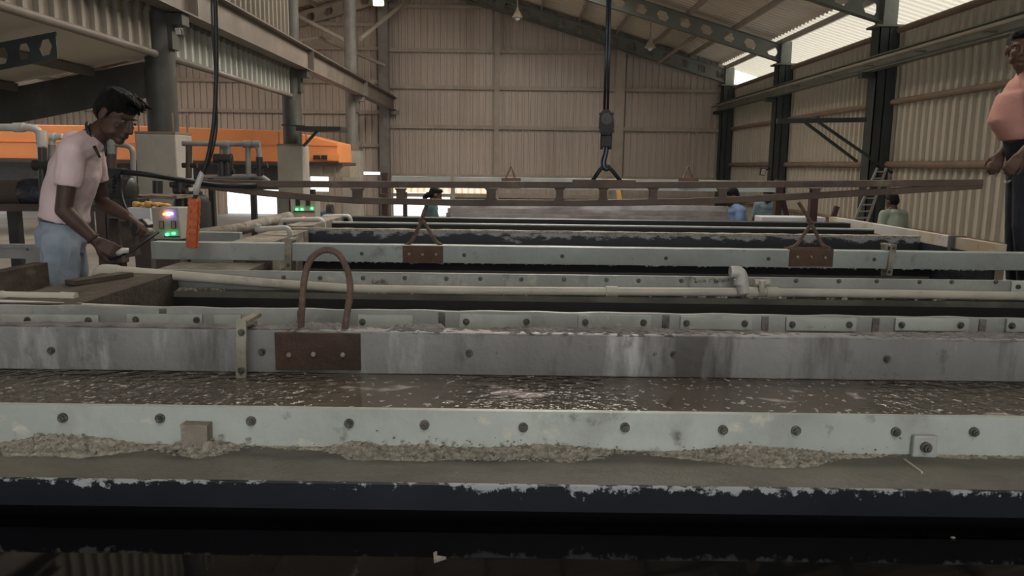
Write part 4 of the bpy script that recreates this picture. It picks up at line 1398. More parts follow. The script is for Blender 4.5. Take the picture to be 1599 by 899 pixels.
# bracket shelf on the second round column
t = thing('bracket_shelf', 'flat dark steel shelf cantilevered from the second round column', 'shelf', P(500, 200, 15.6), kind='thing')
a, b = P(466, 199, 15.7), P(535, 201, 15.7)
bm = bmn(); box(bm, a.x, b.x, 15.5, 16.2, a.z - 0.07, a.z + 0.02)
obj('shelf_plate', bm, 'machine', t)
bm = bmn(); bar(bm, P(474, 228, 15.75), P(497, 203, 15.75), 0.05, 0.05)
obj('strut', bm, 'machine', t)
bm = bmn(); bar(bm, P(440, 195, 15.75), P(476, 197, 15.75), 0.04, 0.03)
obj('tie', bm, 'machine', t)


# lamps
def pendant_lamp(px, py, Y, r, h, label):
    c = P(px, py, Y)
    t = thing('pendant_lamp', label, 'lamp', c, 'conical lamps hung from the roof', 'thing')
    bm = bmn(); lathe(bm, c, [(r, 0), (r * 0.96, h * 0.12), (r * 0.45, h * 0.62), (r * 0.28, h * 0.75), (r * 0.22, h)], seg=24)
    obj('lamp_shade', bm, 'lampshade', t, smooth='auto')
    bm = bmn(); ell(bm, c + V((0, 0, -0.01)), (r * 0.5, r * 0.5, r * 0.45))
    obj('bulb', bm, 'lampglass', t, smooth=True)
    zt = roof_z(c.x) - 0.2
    bm = bmn(); cyl(bm, c + V((0, 0, h)), V((c.x, c.y, zt)), 0.02, 8)
    obj('drop_rod', bm, 'girt', t, smooth=True)


pendant_lamp(1015, 75, 24.5, 0.17, 0.3, 'conical pendant lamp on a rod right of the hoist rope')
pendant_lamp(808, 28, 24.5, 0.17, 0.3, 'conical pendant lamp near the top of the end wall')


def flood(px, py, Y, w, h, label, arm):
    c = P(px, py, Y)
    t = thing('flood_light', label, 'floodlight', c, 'small floodlights on columns', 'thing')
    bm = bmn(); box(bm, c.x - w / 2, c.x + w / 2, Y - 0.05, Y + 0.05, c.z - h / 2, c.z + h / 2)
    for v in bm.verts: v.co.y += (v.co.z - c.z) * -0.5
    hd = obj('lamp_head', bm, 'machine', t, bevel=0.01)
    bm = bmn(); box(bm, c.x - w * .4, c.x + w * .4, Y - 0.062, Y - 0.05, c.z - h * .4, c.z + h * .4)
    for v in bm.verts: v.co.y += (v.co.z - c.z) * -0.5
    obj('lens', bm, 'lampglass', hd)
    bm = bmn(); bar(bm, c + V((0, 0.05, 0)), c + V(arm), 0.03, 0.03)
    obj('arm', bm, 'machine', t)


flood(1191, 268, 21.8, 0.14, 0.2, 'small floodlight on the third dark green column at spreader height', (0.3, 0.3, 0.1))
flood(281, 50, 9.9, 0.07, 0.09, 'small pale floodlight high on the nearest round column', (-0.13, 0.28, 0.0))

# ================================================================== plant on the far left: orange casing, pipes, machines
t = thing('oven_casing', 'long orange painted oven casing behind the round columns', 'oven', (-10, 20, 1.9), kind='thing')
YO = 19.5
zb = P(200, 250, YO).z
bm = bmn()
xs = [(-19, 193), (235, 196), (440, 205), (470, 209), (528, 222)]
pl = [P(-160, 193, YO), P(235, 197, YO), P(440, 204, YO), P(470, 209, YO), P(527, 223, YO), P(529, 250, YO), P(-160, 250, YO)]
pl[0].z = pl[1].z; pl[6].z = pl[5].z = zb
pl[0].x = pl[6].x = -18.5
prism(bm, pl, (0, 1.6, 0))
obj('casing', bm, 'orange', t, bevel=0.02)
bm = bmn(); box(bm, -18.5, pl[5].x, YO - 0.02, YO, pl[1].z - 0.42, pl[1].z - 0.405)
obj('seam_strip', bm, 'orange', t)
bm = bmn(); box(bm, -18.5, pl[5].x + 0.1, YO - 0.05, YO + 1.6, zb - 0.08, zb)
obj('bottom_frame', bm, 'machbrown', t)
for px in (494, 506):
    bm = bmn(); pbox(bm, px - 5, 242, px + 4, 249, YO - 0.16, 0.15)
    obj('burner_box', bm, 'machine', t, bevel=0.01)
bm = bmn(); pbox(bm, 511, 241, 530, 251, YO - 0.14, 0.14)
obj('burner_plate', bm, 'orange', t)
# its dark base
t = thing('oven_plinth', 'dark steel plinth under the orange oven casing', 'base', (-10, 20.2, 0), kind='thing')
bm = bmn(); box(bm, -18.5, P(440, 270, YO).x, YO + 0.1, YO + 1.5, P(100, 292, YO).z, zb - 0.08)
obj('dark_panel', bm, 'machine', t)
bm = bmn(); box(bm, P(445, 260, YO).x, P(545, 260, YO).x, YO + 0.1, YO + 1.2, P(500, 276, YO).z, zb - 0.08)
obj('pale_panel', bm, 'tan', t)
for x in (-17, -14, -11, -8.2, -5.2):
    bm = bmn(); box(bm, x - 0.08, x + 0.08, YO + 0.5, YO + 0.7, 0, P(100, 292, YO).z)
    obj('leg', bm, 'machine', t)
for px in (455, 478, 500, 522):
    bm = bmn(); a = P(px, 252, YO); box(bm, a.x - 0.03, a.x + 0.03, YO + 0.06, YO + 0.1, P(px, 276, YO).z, zb - 0.08)
    obj('stiffener', bm, 'girt', t)


def piping(name, label, runs, Y, r, mat, cat='pipe', joints=(), extra=()):
    t = thing(name, label, cat, P(*runs[0][0], Y), kind='thing')
    for run in runs:
        bm = bmn(); tube(bm, bend([P(x, y, Y) for x, y in run], r * 3, 4), r, 12)
        obj('pipe_run', bm, mat, t, smooth='auto')
    for (x0, y0), (x1, y1), rr_ in joints:
        bm = bmn(); cyl(bm, P(x0, y0, Y), P(x1, y1, Y), rr_, 14)
        obj('fitting', bm, mat, t, smooth='auto')
    for (x0, y0), (x1, y1), rr_, mt_ in extra:
        bm = bmn(); cyl(bm, P(x0, y0, Y), P(x1, y1, Y), rr_, 14)
        obj('valve', bm, mt_, t, smooth='auto')
    return t


piping('plant_pipe', 'white pipe elbowed downward at the edge of the picture beside the bending worker', [[(-60, 199), (63, 199), (66, 265)]], 7.4, 0.035, 'pvcwhite',
       joints=[((22, 199), (38, 199), 0.045), ((64, 203), (65, 228), 0.046)], extra=[((53, 258), (80, 258), 0.05, 'machine'), ((66, 230), (68, 320), 0.04, 'machine')])
piping('plant_pipe', 'short white topped pipe stub directly behind the shoulder of the bending worker', [[(98, 213), (81, 214), (81, 240)]], 7.5, 0.03, 'pvcwhite',
       joints=[((79, 214), (86, 214), 0.045)], extra=[((81, 226), (81, 300), 0.035, 'pvcgrey')])
piping('plant_pipe', 'grey pipe bent like a hook in front of the chin of the bending worker', [[(180, 225), (207, 228), (209, 300)]], 7.5, 0.025, 'pvcgrey',
       joints=[((174, 215), (174, 240), 0.05)], extra=[((174, 238), (174, 300), 0.045, 'machbrown')])
piping('plant_pipe', 'grey pipe line with drops and black valves behind the pendant', [[(285, 224), (404, 225), (406, 275)], [(387, 226), (388, 274)], [(347, 226), (347, 262)], [(356, 226), (357, 262)], [(318, 277), (408, 275), (420, 284)]],
       9.0, 0.03, 'pvcgrey', joints=[((345, 226), (358, 226), 0.05), ((380, 225), (394, 225), 0.045), ((395, 225), (406, 225), 0.042)],
       extra=[((295, 228), (295, 278), 0.035, 'machbrown'), ((285, 258), (308, 258), 0.03, 'machine'), ((335, 248), (362, 248), 0.06, 'machine'), ((347, 246), (347, 274), 0.05, 'machine'), ((357, 246), (357, 274), 0.05, 'machine'),
              ((405, 245), (406, 275), 0.04, 'machine'), ((396, 262), (418, 258), 0.03, 'machine'), ((340, 264), (366, 268), 0.03, 'machine')])
t_ = bpy.data.objects['plant_pipe.003']
for px in (330, 395):
    q = P(px, 278, 9.0)
    bm = bmn(); box(bm, q.x - 0.03, q.x + 0.03, 8.97, 9.03, 0, q.z)
    obj('stand', bm, 'machine', t_)
# big brown cylinder with film-wrapped end, motor, railing
t = thing('fan_duct', 'brown horizontal cylinder with its end wrapped in dark plastic film', 'cylinder', P(40, 300, 7.6), kind='thing')
a, b = P(-140, 300, 7.6), P(62, 301, 7.6)
bm = bmn(); cyl(bm, a, b, 0.13, 28)
obj('barrel', bm, 'machbrown', t, smooth='auto')
bm = bmn(); lathe(bm, P(38, 300, 7.6), [(0.13, 0), (0.145, 0.02), (0.15, 0.12), (0.14, 0.24), (0.11, 0.32), (0.06, 0.35)], axis=V((1, 0, 0)), seg=28)
obj('film_wrap', noisy(bm, 0.006, 3, 18), 'film', t, smooth=True)
t = thing('pump_motor', 'black pump motor on the rail behind the bending worker', 'motor', P(190, 318, 7.4), kind='thing')
bm = bmn(); cyl(bm, P(150, 294, 7.4), P(205, 298, 7.4), 0.125, 28)
tube(bm, [P(205, 298, 7.4), P(212, 299, 7.4)], [0.125, 0.07], 24)
obj('motor_body', bm, 'machine', t, smooth='auto')
bm = bmn(); pbox(bm, 160, 262, 192, 284, 7.35, 0.14)
obj('terminal_box', bm, 'machine', t, bevel=0.02)
bm = bmn(); pbox(bm, 152, 310, 214, 319, 7.3, 0.25)
obj('foot', bm, 'machine', t)
t = thing('guard_rail', 'dark steel rail on posts carrying the pump motor and brown cylinder', 'rail', P(80, 380, 7.5), kind='thing')
bm = bmn(); bar(bm, P(-140, 323, 7.5), P(232, 324, 7.5), 0.12, 0.07)
obj('top_rail', bm, 'machbrown', t)
bm = bmn(); bar(bm, P(-140, 315, 7.65), P(232, 318, 7.65), 0.10, 0.03)
obj('back_rail', bm, 'steeldark', t)
for px in (-60, 22, 160, 178, 228):
    a = P(px, 324, 7.5)
    w = 0.05 if px != 178 else 0.07
    bm = bmn(); box(bm, a.x - w, a.x + w, 7.46, 7.54, 0, a.z)
    obj('post', bm, 'machine' if px < 100 else 'machbrown', t)
bm = bmn(); bar(bm, P(-140, 382, 6.0), P(62, 384, 6.0), 0.05, 0.028)
t = thing('steel_channel', 'grey bolted steel channel at the picture edge left of the worker in jeans', 'channel', P(20, 400, 6.0), kind='thing')
obj('channel_top', bm, 'bar', t)
bm = bmn(); pbox(bm, -140, 383, 62, 404, 6.0, 0.03)
obj('channel_web', bm, 'bar', t)
bm = bmn(); pbox(bm, 38, 383, 64, 418, 5.97, 0.03)
obj('end_plate', bm, 'bar', t)
bolt('bolt', P(43, 389, 5.97), 0.012, t)
bm = bmn(); a = P(50, 420, 6.0); box(bm, a.x - 0.05, a.x + 0.05, 6.0, 6.1, 0, a.z + 0.05)
obj('leg', bm, 'bar', t)
bm = bmn(); a = P(-110, 420, 6.0); box(bm, a.x - 0.05, a.x + 0.05, 6.0, 6.1, 0, a.z + 0.1)
obj('leg', bm, 'bar', t)


# control cabinets
def leds(t, lst, Y, r):
    for px, py, mt_ in lst:
        c = P(px, py, Y)
        bm = bmn(); cyl(bm, c + V((0, 0.02, 0)), c + V((0, -0.012, 0)), r, 12); ell(bm, c + V((0, -0.012, 0)), (r * 0.9, r * 0.7, r * 0.9), seg=10, rings=6)
        obj('indicator_lamp', bm, mt_, t, smooth='auto')


YQ = 6.3
t = thing('control_cabinet', 'grey control cabinet with orange, white and violet lamps lit above two green ones', 'cabinet', P(250, 372, YQ), kind='thing')
bm = bmn(); pbox(bm, 235, 324, 280, 374, YQ, 0.2)
for v in bm.verts: v.co.x += (v.co.z - 1.6) * -0.04
obj('enclosure', bm, 'cabinet', t, bevel=0.006)
leds(t, [(257, 334, 'led_orange'), (262, 334, 'led_white'), (267.5, 333.5, 'led_blue'), (261, 366, 'led_green'), (271, 364.5, 'led_green')], YQ - 0.012, 0.011)
for px in (252, 270.5):
    bm = bmn(); pbox(bm, px - 3.8, 345, px + 3.8, 357, YQ - 0.012, 0.011)
    mtr = obj('meter_frame', bm, 'machine', t)
    bm = bmn(); pbox(bm, px - 2.8, 346, px + 2.8, 356, YQ - 0.014, 0.003)
    obj('meter_face', bm, 'tan', mtr)
bm = bmn(); pbox(bm, 256, 368, 280, 370.5, YQ - 0.01, 0.009)
obj('label_strip', bm, 'machine', t)
bm = bmn(); a = P(256, 374, YQ); box(bm, a.x - 0.1, a.x + 0.1, YQ + 0.05, YQ + 0.15, 0, a.z)
obj('stand', bm, 'machbrown', t)
t = thing('white_cabinet', 'plain white cabinet side beside the lit control cabinet', 'cabinet', P(215, 350, 6.7), kind='thing')
bm = bmn(); pbox(bm, 199, 324, 236, 356, 6.7, 0.2)
obj('enclosure', bm, 'whitepaint', t, bevel=0.005)
bm = bmn(); a = P(216, 352, 6.7); box(bm, a.x - 0.07, a.x + 0.07, 6.75, 6.85, 0, a.z)
obj('stand', bm, 'machbrown', t)
for px, lab in ((226, 'yellow work glove lying flattened on top of the white cabinet'), (246, 'second yellow work glove lying over the lit control cabinet')):
    c = P(px, 319, 6.62)
    t = thing('work_glove', lab, 'glove', c - V((0, 0, 0.02)))
    c = P(px, 322.5, 6.78 if px < 240 else 6.4)
    BASE[t.name] = c.copy(); t.location = c
    bm = bmn(); ell(bm, c + V((0, 0, 0.018)), (0.055, 0.05, 0.02))
    for k in range(4):
        tube(bm, [c + V((0.03, -0.03 + k * 0.018, 0.015)), c + V((0.075, -0.035 + k * 0.02, 0.02)), c + V((0.10, -0.035 + k * 0.02, 0.008))], [0.012, 0.011, 0.009], 8)
    tube(bm, [c + V((0, -0.04, 0.015)), c + V((0.04, -0.075, 0.012))], [0.013, 0.01], 8)
    organic('palm', bm, 'glove', t, 0.006, 3)
    bm = bmn(); lathe(bm, c + V((-0.05, 0, 0.016)), [(0.02, -0.05), (0.03, -0.045), (0.028, 0), (0.02, 0.005)], axis=V((1, 0, 0)), seg=12)
    obj('cuff', bm, 'glove', t, smooth=True)

YQ2 = 11.5
t = thing('control_cabinet', 'farther grey control cabinet with three green lamps below the spreader frame', 'cabinet', P(470, 340, YQ2), kind='thing')
bm = bmn(); pbox(bm, 453, 306, 493, 346, YQ2, 0.3)
obj('enclosure', bm, 'cabinet', t, bevel=0.006)
bm = bmn(); pbox(bm, 432, 308, 452, 340, YQ2 + 0.03, 0.3)
obj('side_box', bm, 'colgrey', t)
leds(t, [(463.5, 327, 'led_green'), (471.5, 327, 'led_green'), (487, 325.5, 'led_green'), (474, 340, 'led_red')], YQ2 - 0.012, 0.016)
for px in (465, 481):
    bm = bmn(); pbox(bm, px - 3.5, 311, px + 3.5, 321, YQ2 - 0.014, 0.013)
    obj('meter', bm, 'machine', t)
bm = bmn(); pbox(bm, 458, 329, 491, 331, YQ2 - 0.012, 0.011)
obj('label_strip', bm, 'machine', t)
bm = bmn(); a = P(470, 346, YQ2); box(bm, a.x - 0.15, a.x + 0.15, YQ2 + 0.05, YQ2 + 0.25, 0, a.z)
obj('stand', bm, 'machbrown', t)
t = thing('blue_motor', 'small blue motor with a dark fan cover right of the three-lamp cabinet', 'motor', P(508, 338, 12), kind='thing')
bm = bmn(); pbox(bm, 496, 331, 518, 342, 12, 0.25)
obj('motor_body', bm, 'bluemach', t, bevel=0.02)
bm = bmn(); cyl(bm, P(511, 329, 12.1), P(520, 329, 12.1), 0.1, 20)
obj('fan_cover', bm, 'machine', t, smooth='auto')
bm = bmn(); a = P(507, 342, 12); box(bm, a.x - 0.1, a.x + 0.1, 12.02, 12.22, 0, a.z)
obj('stand', bm, 'machine', t)

# black drum behind the pendant, and a cloth covered table
t = thing('plastic_drum', 'black plastic drum standing behind the orange pendant', 'drum', (P(300, 400, 8.2).x, 8.2, 0), kind='thing')
cx = P(301, 340, 8.2).x
zt = P(301, 303, 8.2).z
bm = bmn(); lathe(bm, (cx, 8.2, 0), [(0.16, 0.0), (0.18, 0.02), (0.185, zt * 0.5), (0.195, zt * 0.51), (0.185, zt * 0.53), (0.185, zt - 0.09), (0.15, zt - 0.02), (0.10, zt)], seg=32)
obj('drum_body', bm, 'rubber', t, smooth='auto')
bm = bmn(); lathe(bm, (cx, 8.2, zt), [(0.11, 0), (0.11, 0.025), (0.10, 0.03)], seg=28)
obj('lid', bm, 'machine', t, smooth='auto')
t = thing('work_table', 'narrow table covered by a stained cloth left of the black drum', 'table', P(255, 310, 7.9), kind='thing')
a, b = P(218, 303, 7.9), P(296, 306, 7.9)
bm = bmn(); gridbox(bm, a.x, b.x, 7.6, 8.0, a.z - 0.03, a.z, 0.03); noisy(bm, 0.008, 4, 12)
obj('cloth', bm, 'cloth', t, smooth='auto')
for x in (a.x + 0.05, b.x - 0.05):
    bm = bmn(); box(bm, x - 0.03, x + 0.03, 7.75, 7.81, 0, a.z - 0.03)
    obj('leg', bm, 'machine', t)
t = thing('valve_stack', 'black pump and valve assembly on the cloth covered table', 'pump', P(280, 300, 7.8), kind='thing')
for (x0, y0), (x1, y1), r_ in (((282, 300), (282, 278), 0.05), ((266, 288), (300, 288), 0.03), ((272, 296), (292, 296), 0.045), ((246, 302), (246, 282), 0.05)):
    bm = bmn(); cyl(bm, P(x0, y0, 7.8), P(x1, y1, 7.8), r_, 14)
    obj('pump_part', bm, 'machine', t, smooth='auto')

# black hanger arm over the worker's hand
t = thing('hanger_rod', 'black steel rod with a hanging strap above the hands of the bending worker', 'rod', P(250, 273, 4.5), kind='thing')
bm = bmn(); tube(bm, bend([P(186, 268, 4.5), P(230, 272, 4.5), P(340, 290, 4.9), P(400, 290, 5.0)], 0.1), 0.016, 10)
obj('rod', bm, 'chain', t, smooth=True)
bm = bmn(); tube(bm, bend([P(187, 268, 4.48), P(180, 285, 4.48), P(178, 302, 4.48)], 0.05), 0.008, 8)
tube(bm, [P(178 + 1.6 * math.sin(k * 1.3), 272 + k * 1.2, 4.47) for k in range(26)], 0.006, 6)
obj('spring', bm, 'chain', t, smooth=True)
bm = bmn(); tube(bm, bend([P(187, 268, 4.52), P(188, 300, 4.52), P(194, 322, 4.45), P(207, 345, 4.35)], 0.1), 0.01, 8)
obj('strap', bm, 'chain', t, smooth=True)

# timber log and white pipe hoops at the bath ends
t = thing('crusted_log', 'crusted log lying along the bath ends below the three-lamp cabinet', 'log', P(400, 350, 7.2), kind='thing')
bm = bmn(); tube(bm, [P(310, 369, 6.2), P(380, 356, 6.9), P(452, 338, 8.0)], [0.06, 0.055, 0.05], 14)
obj('log', noisy(bm, 0.006, 4, 14), 'timber', t, smooth=True)
for q in (P(330, 366, 6.4), P(440, 342, 7.8)):
    bm = bmn(); box(bm, q.x - 0.06, q.x + 0.06, q.y - 0.06, q.y + 0.06, 0, q.z - 0.03)
    obj('trestle', bm, 'wood', t)
piping('hoop_pipe', 'low white pipe hoop standing on the farthest timber bath end', [[(505, 362), (505, 342), (440, 344), (438, 352)]], 6.6, 0.022, 'pvcwhite')
piping('hoop_pipe', 'second white pipe hoop, nearer the stand post with the far bar', [[(548, 352), (547, 337), (506, 338), (505, 342)]], 7.3, 0.02, 'pvcwhite')
piping('hoop_pipe', 'white pipe stub along the log with an upright tee', [[(399, 358), (452, 355), (453, 374)], [(404, 357), (404, 350)]], 5.6, 0.019, 'pvcwhite')
bm = bmn(); pbox(bm, 290, 362, 375, 378, 5.6, 0.06); q0, q1 = P(296, 378, 5.6), P(370, 378, 5.6); box(bm, q0.x, q1.x, 5.605, 5.655, 0, q0.z)
t2 = tag(obj('grey_kerb', bm, 'bar_far', bevel=0.004), 'grey kerb block behind the tip of the hanging bar by the log', 'block', kind='thing')

# walkways the workers stand on
bm = bmn(); box(bm, 3.31, 5.4, 5.13, 8.5, 0, 1.07)
tag(obj('walkway', bm, 'concrete'), 'raised concrete walkway beside the end board, under the standing worker', 'walkway', kind='thing')
bm = bmn(); box(bm, -3.6, -2.42, 2.6, 5.0, 0, 0.62)
tag(obj('walkway', bm, 'concrete'), 'low concrete step beside the wooden trough, under the bending worker', 'walkway', kind='thing')
# ================================================================== people
def seg(bm, a, b, r0, r1, n=12):
    """tapered limb piece with rounded ends"""
    a, b = V(a), V(b)
    tube(bm, [a, a.lerp(b, 0.5), b], [r0, (r0 + r1) / 2, r1], n)
    ell(bm, a, r0, seg=n, rings=8); ell(bm, b, r1, seg=n, rings=8)


def loft(bm, rings, n=20):
    """rings: (centre, side vector*halfwidth, front vector*halfdepth)"""
    rows = []
    for c, s, f in rings:
        rows.append([bm.verts.new(V(c) + s * math.cos(t) + f * math.sin(t)) for t in [2 * PI * k / n for k in range(n)]])
    for A_, B_ in zip(rows, rows[1:]):
        for k in range(n):
            bm.faces.new((A_[k], A_[(k + 1) % n], B_[(k + 1) % n], B_[k]))
    bm.faces.new(rows[0][::-1]); bm.faces.new(rows[-1])


def axes(f, u):
    f = f.normalized()
    s = f.cross(u).normalized()          # the person's own right
    return s, f, s.cross(f).normalized()


def head(bm, c, f, u, k=1.0):
    s, f, u = axes(f, u)
    A = (s, f, u)
    ell(bm, c + u * .035 * k - f * .012 * k, (.074 * k, .094 * k, .088 * k), A, 20, 14)
    ell(bm, c - u * .03 * k + f * .022 * k, (.060 * k, .072 * k, .078 * k), A, 18, 12)
    ell(bm, c - u * .092 * k + f * .066 * k, (.027 * k, .024 * k, .022 * k), A)
    for i in (-1, 1):
        ell(bm, c - u * .062 * k + f * .02 * k + s * (i * .045 * k), (.018 * k, .045 * k, .026 * k), A)          # jaw
        ell(bm, c - u * .02 * k + f * .07 * k + s * (i * .038 * k), (.022 * k, .010 * k, .018 * k), A)            # cheek
        ell(bm, c - u * .002 * k - f * .008 * k + s * (i * .078 * k), (.010 * k, .020 * k, .032 * k), A)          # ear
        seg(bm, c + u * .030 * k + f * .086 * k + s * (i * .012 * k), c + u * .028 * k + f * .074 * k + s * (i * .05 * k), .007 * k, .006 * k)
        ell(bm, c - u * .036 * k + f * .098 * k + s * (i * .012 * k), .009 * k)
    seg(bm, c + u * .018 * k + f * .092 * k, c - u * .030 * k + f * .113 * k, .008 * k, .0125 * k)
    ell(bm, c - u * .058 * k + f * .091 * k, (.024 * k, .011 * k, .007 * k), A)
    ell(bm, c - u * .069 * k + f * .089 * k, (.021 * k, .011 * k, .008 * k), A)


def eyes(c, f, u, parent, k=1.0):
    s, f, u = axes(f, u)
    for i in (-1, 1):
        bm = bmn(); ell(bm, c + u * .008 * k + f * .083 * k + s * (i * .033 * k), (.012 * k, .0075 * k, .0055 * k), (s, f, u))
        e = obj('eye', bm, 'eyewhite', parent, smooth=True)
        bm = bmn(); ell(bm, c + u * .008 * k + f * .0895 * k + s * (i * .033 * k), (.006 * k, .003 * k, .006 * k), (s, f, u))
        obj('iris', bm, 'rubber', e, smooth=True)


def hand(bm, W, d, n, side, curl=(0.5, 0.6, 0.5), k=1.0, spread=0.02):
    """palm, five fingers; d points from the wrist to the knuckles, n out of the palm, side=+1 puts the thumb at +(d x n)"""
    d = d.normalized(); n = (n - d * n.dot(d)).normalized(); t = d.cross(n) * side
    for q in range(4):
        kn = W + d * (.088 - .004 * abs(q - 1)) * k + t * ((1.5 - q) * .0205 * k)
        seg(bm, W + t * ((1.5 - q) * .013 * k) + d * .012 * k, kn, .0145 * k, .0118 * k, 8)
        p = kn; a = 0.0
        L = (.074, .082, .077, .060)[q] * k
        for j, fr in enumerate((.46, .30, .24)):
            a += curl[j]
            v = (d * math.cos(a) + n * math.sin(a) + t * ((1.5 - q) * spread)).normalized()
            e = p + v * L * fr
            seg(bm, p, e, (.0098, .0088, .008)[j] * k, (.0088, .008, .0068)[j] * k, 8)
            p = e
    b0 = W + d * .026 * k + t * .026 * k
    v1 = (d * .62 + t * .68 + n * .38).normalized(); v2 = (d * .85 + t * .25 + n * .45).normalized(); v3 = (d * .8 - t * .1 + n * .6).normalized()
    p1 = b0 + v1 * .038 * k; p2 = p1 + v2 * .032 * k; p3 = p2 + v3 * .026 * k
    seg(bm, b0, p1, .0155 * k, .012 * k, 8); seg(bm, p1, p2, .0115 * k, .010 * k, 8); seg(bm, p2, p3, .0098 * k, .0078 * k, 8)


def foot(bm, ank, d, k=1.0, r=0.042):
    d = V((d.x, d.y, 0)).normalized()
    z0 = ank.z - .085 * k
    seg(bm, V((ank.x, ank.y, z0 + .04 * k)) - d * .05 * k, V((ank.x, ank.y, z0 + .033 * k)) + d * .15 * k, r * k, .033 * k)
    seg(bm, ank, V((ank.x, ank.y, z0 + .05 * k)) + d * .04 * k, .045 * k, .04 * k)


def person(name, label, J, skin, shirt, trousers, vox=0.008, group=None, hands=True, belly=0.0, k=1.0, hair_fn=None, sleeve=0.62, face=True, cut=None, shoes='machine', vox_cloth=None):
    """J: joints in hall coordinates (head, face, up, neck, chest, waist, pelvis, shoulders, elbows, wrists, hips, knees, ankles, hand directions)"""
    base = V(((J['ank'][0].x + J['ank'][1].x) / 2, (J['ank'][0].y + J['ank'][1].y) / 2, J['floor']))
    t = thing(name, label, 'person', base, group, kind='thing')
    vc = vox_cloth or vox
    sh, el, wr, hp, kn, an = (J[x] for x in ('sh', 'el', 'wr', 'hip', 'knee', 'ank'))
    fw = J['front']
    sd = (sh[0] - sh[1]).normalized()
    spine = [J['pelvis'], J['waist'], J['chest'], (sh[0] + sh[1]) / 2, J['neck']]

    def torso(bm, grow, low=0.0, top=True):
        dims = [(.165, .115), (.150, .100 + belly * .4), (.165, .112 + belly * .3), (.150, .088), (.062, .06)]
        rings = []
        pts = spine if top else spine[:4]
        sds = [(hp[0] - hp[1]).normalized(), ((hp[0] - hp[1]).normalized() + sd).normalized(), sd, sd, sd]
        for i, p in enumerate(pts):
            ax = (spine[min(i + 1, 4)] - spine[max(i - 1, 0)]).normalized()
            s_ = (sds[i] - ax * sds[i].dot(ax)).normalized()
            f_ = ax.cross(s_)
            if f_.dot(fw) < 0: f_ = -f_
            w_, d_ = dims[i]
            rings.append((p + f_ * (belly * (.5 if i == 1 else .25 if i == 2 else 0)), s_ * (w_ * k + grow), f_ * (d_ * k + grow)))
        # finer rings between
        out = []
        for a, b in zip(rings, rings[1:]):
            for q in range(4):
                u = q / 4; e = u * u * (3 - 2 * u)
                out.append((a[0].lerp(b[0], u), a[1].lerp(b[1], e), a[2].lerp(b[2], e)))
        out.append(rings[-1])
        if low < 0:
            out = out[2 if low < -.025 else 1:]
        if low > 0:
            ax = (spine[0] - spine[1]).normalized()
            out = [(rings[0][0] + ax * low, rings[0][1], rings[0][2])] + out
        loft(bm, out, 24)

    bm = bmn()
    torso(bm, 0)
    hk = k * J.get('hk', 1.0)
    head(bm, J['head'], J['face'], J['up'], hk)
    s_, f_, u_ = axes(J['face'], J['up'])
    seg(bm, J['neck'], J['head'] - u_ * .05 * k - f_ * .02 * k, .060 * k, .054 * k)
    for i in (0, 1):
        seg(bm, J['neck'].lerp(sh[i], .25), sh[i], .06 * k, .058 * k)
        seg(bm, sh[i], el[i], .052 * k, .041 * k); seg(bm, el[i], el[i].lerp(wr[i], .35), .042 * k, .041 * k); seg(bm, el[i].lerp(wr[i], .35), wr[i], .041 * k, .027 * k)
        seg(bm, hp[i], kn[i], .088 * k, .058 * k); seg(bm, kn[i], kn[i].lerp(an[i], .35), .058 * k, .056 * k); seg(bm, kn[i].lerp(an[i], .35), an[i], .056 * k, .038 * k)
        foot(bm, an[i], J['toe'], k)
        if hands:
            W, d, n, sg, cu = J['hand'][i]
            hand(bm, W, d, n, sg, cu, k)
    body = organic('body', bm, skin, t, vox, 4)
    if face:
        eyes(J['head'], J['face'], J['up'], body, hk)
    if hair_fn:
        bm = bmn(); hair_fn(bm, J['head'], s_, f_, u_, hk)
        organic('hair', bm, 'hair', t, max(0.006, vox * .8), 1, 0.004, 3, 60)
    # shirt
    bm = bmn()
    torso(bm, .016, low=J.get('hem', 0.02), top=False)
    top = (sh[0] + sh[1]) / 2
    loft(bm, [(top - (J['neck'] - top) * .2, sd * (.15 * k + .016), fw * (.088 * k + .014)), (J['neck'] - (J['neck'] - top) * .15, sd * .082 * k, fw * .074 * k)], 20)
    un = (J['neck'] - top).normalized()
    ff = un.cross(sd)
    ell(bm, top.lerp(J['neck'], .25) - un * .01, (.165 * k, (.112 + belly * .15) * k, .075 * k), (sd, ff, un), 20, 12)
    ell(bm, top.lerp(J['chest'], .55), (.172 * k, (.118 + belly * .3) * k, .12 * k), (sd, ff, un), 20, 12)
    for i in (0, 1):
        seg(bm, J['neck'].lerp(sh[i], .22) - V((0, 0, .012)), sh[i], .072 * k, .072 * k)
        e = sh[i].lerp(el[i], sleeve)
        tube(bm, [sh[i], sh[i].lerp(el[i], sleeve * .5), e], [.070 * k, .066 * k, .063 * k], 14)
    organic('shirt', bm, shirt, t, vc, J.get('sm', 3), J.get('wrinkle', .006), 5, 13)
    # trousers
    bm = bmn()
    ax = (spine[1] - spine[0]).normalized()
    s0 = (hp[0] - hp[1]).normalized()
    f0 = ax.cross(s0)
    if f0.dot(fw) < 0: f0 = -f0
    w_ = spine[0].lerp(spine[1], J.get('belt', .5))
    loft(bm, [(spine[0] - ax * .09, s0 * .135 * k, f0 * .115 * k), (spine[0] - ax * .02, s0 * (.172 * k + .006), f0 * (.122 * k + .006)), (w_, s0 * (.156 * k + .006), f0 * (.108 * k + .004 + belly * .2))], 24)
    for i in (0, 1):
        seg(bm, hp[i], kn[i], .098 * k, .075 * k); tube(bm, [kn[i], kn[i].lerp(an[i], .5), an[i] - V((0, 0, .01))], [.075 * k, .070 * k, .066 * k], 14)
    organic('trousers', bm, trousers, t, vc, 3, J.get('wrinkle', .006), 9, 14)
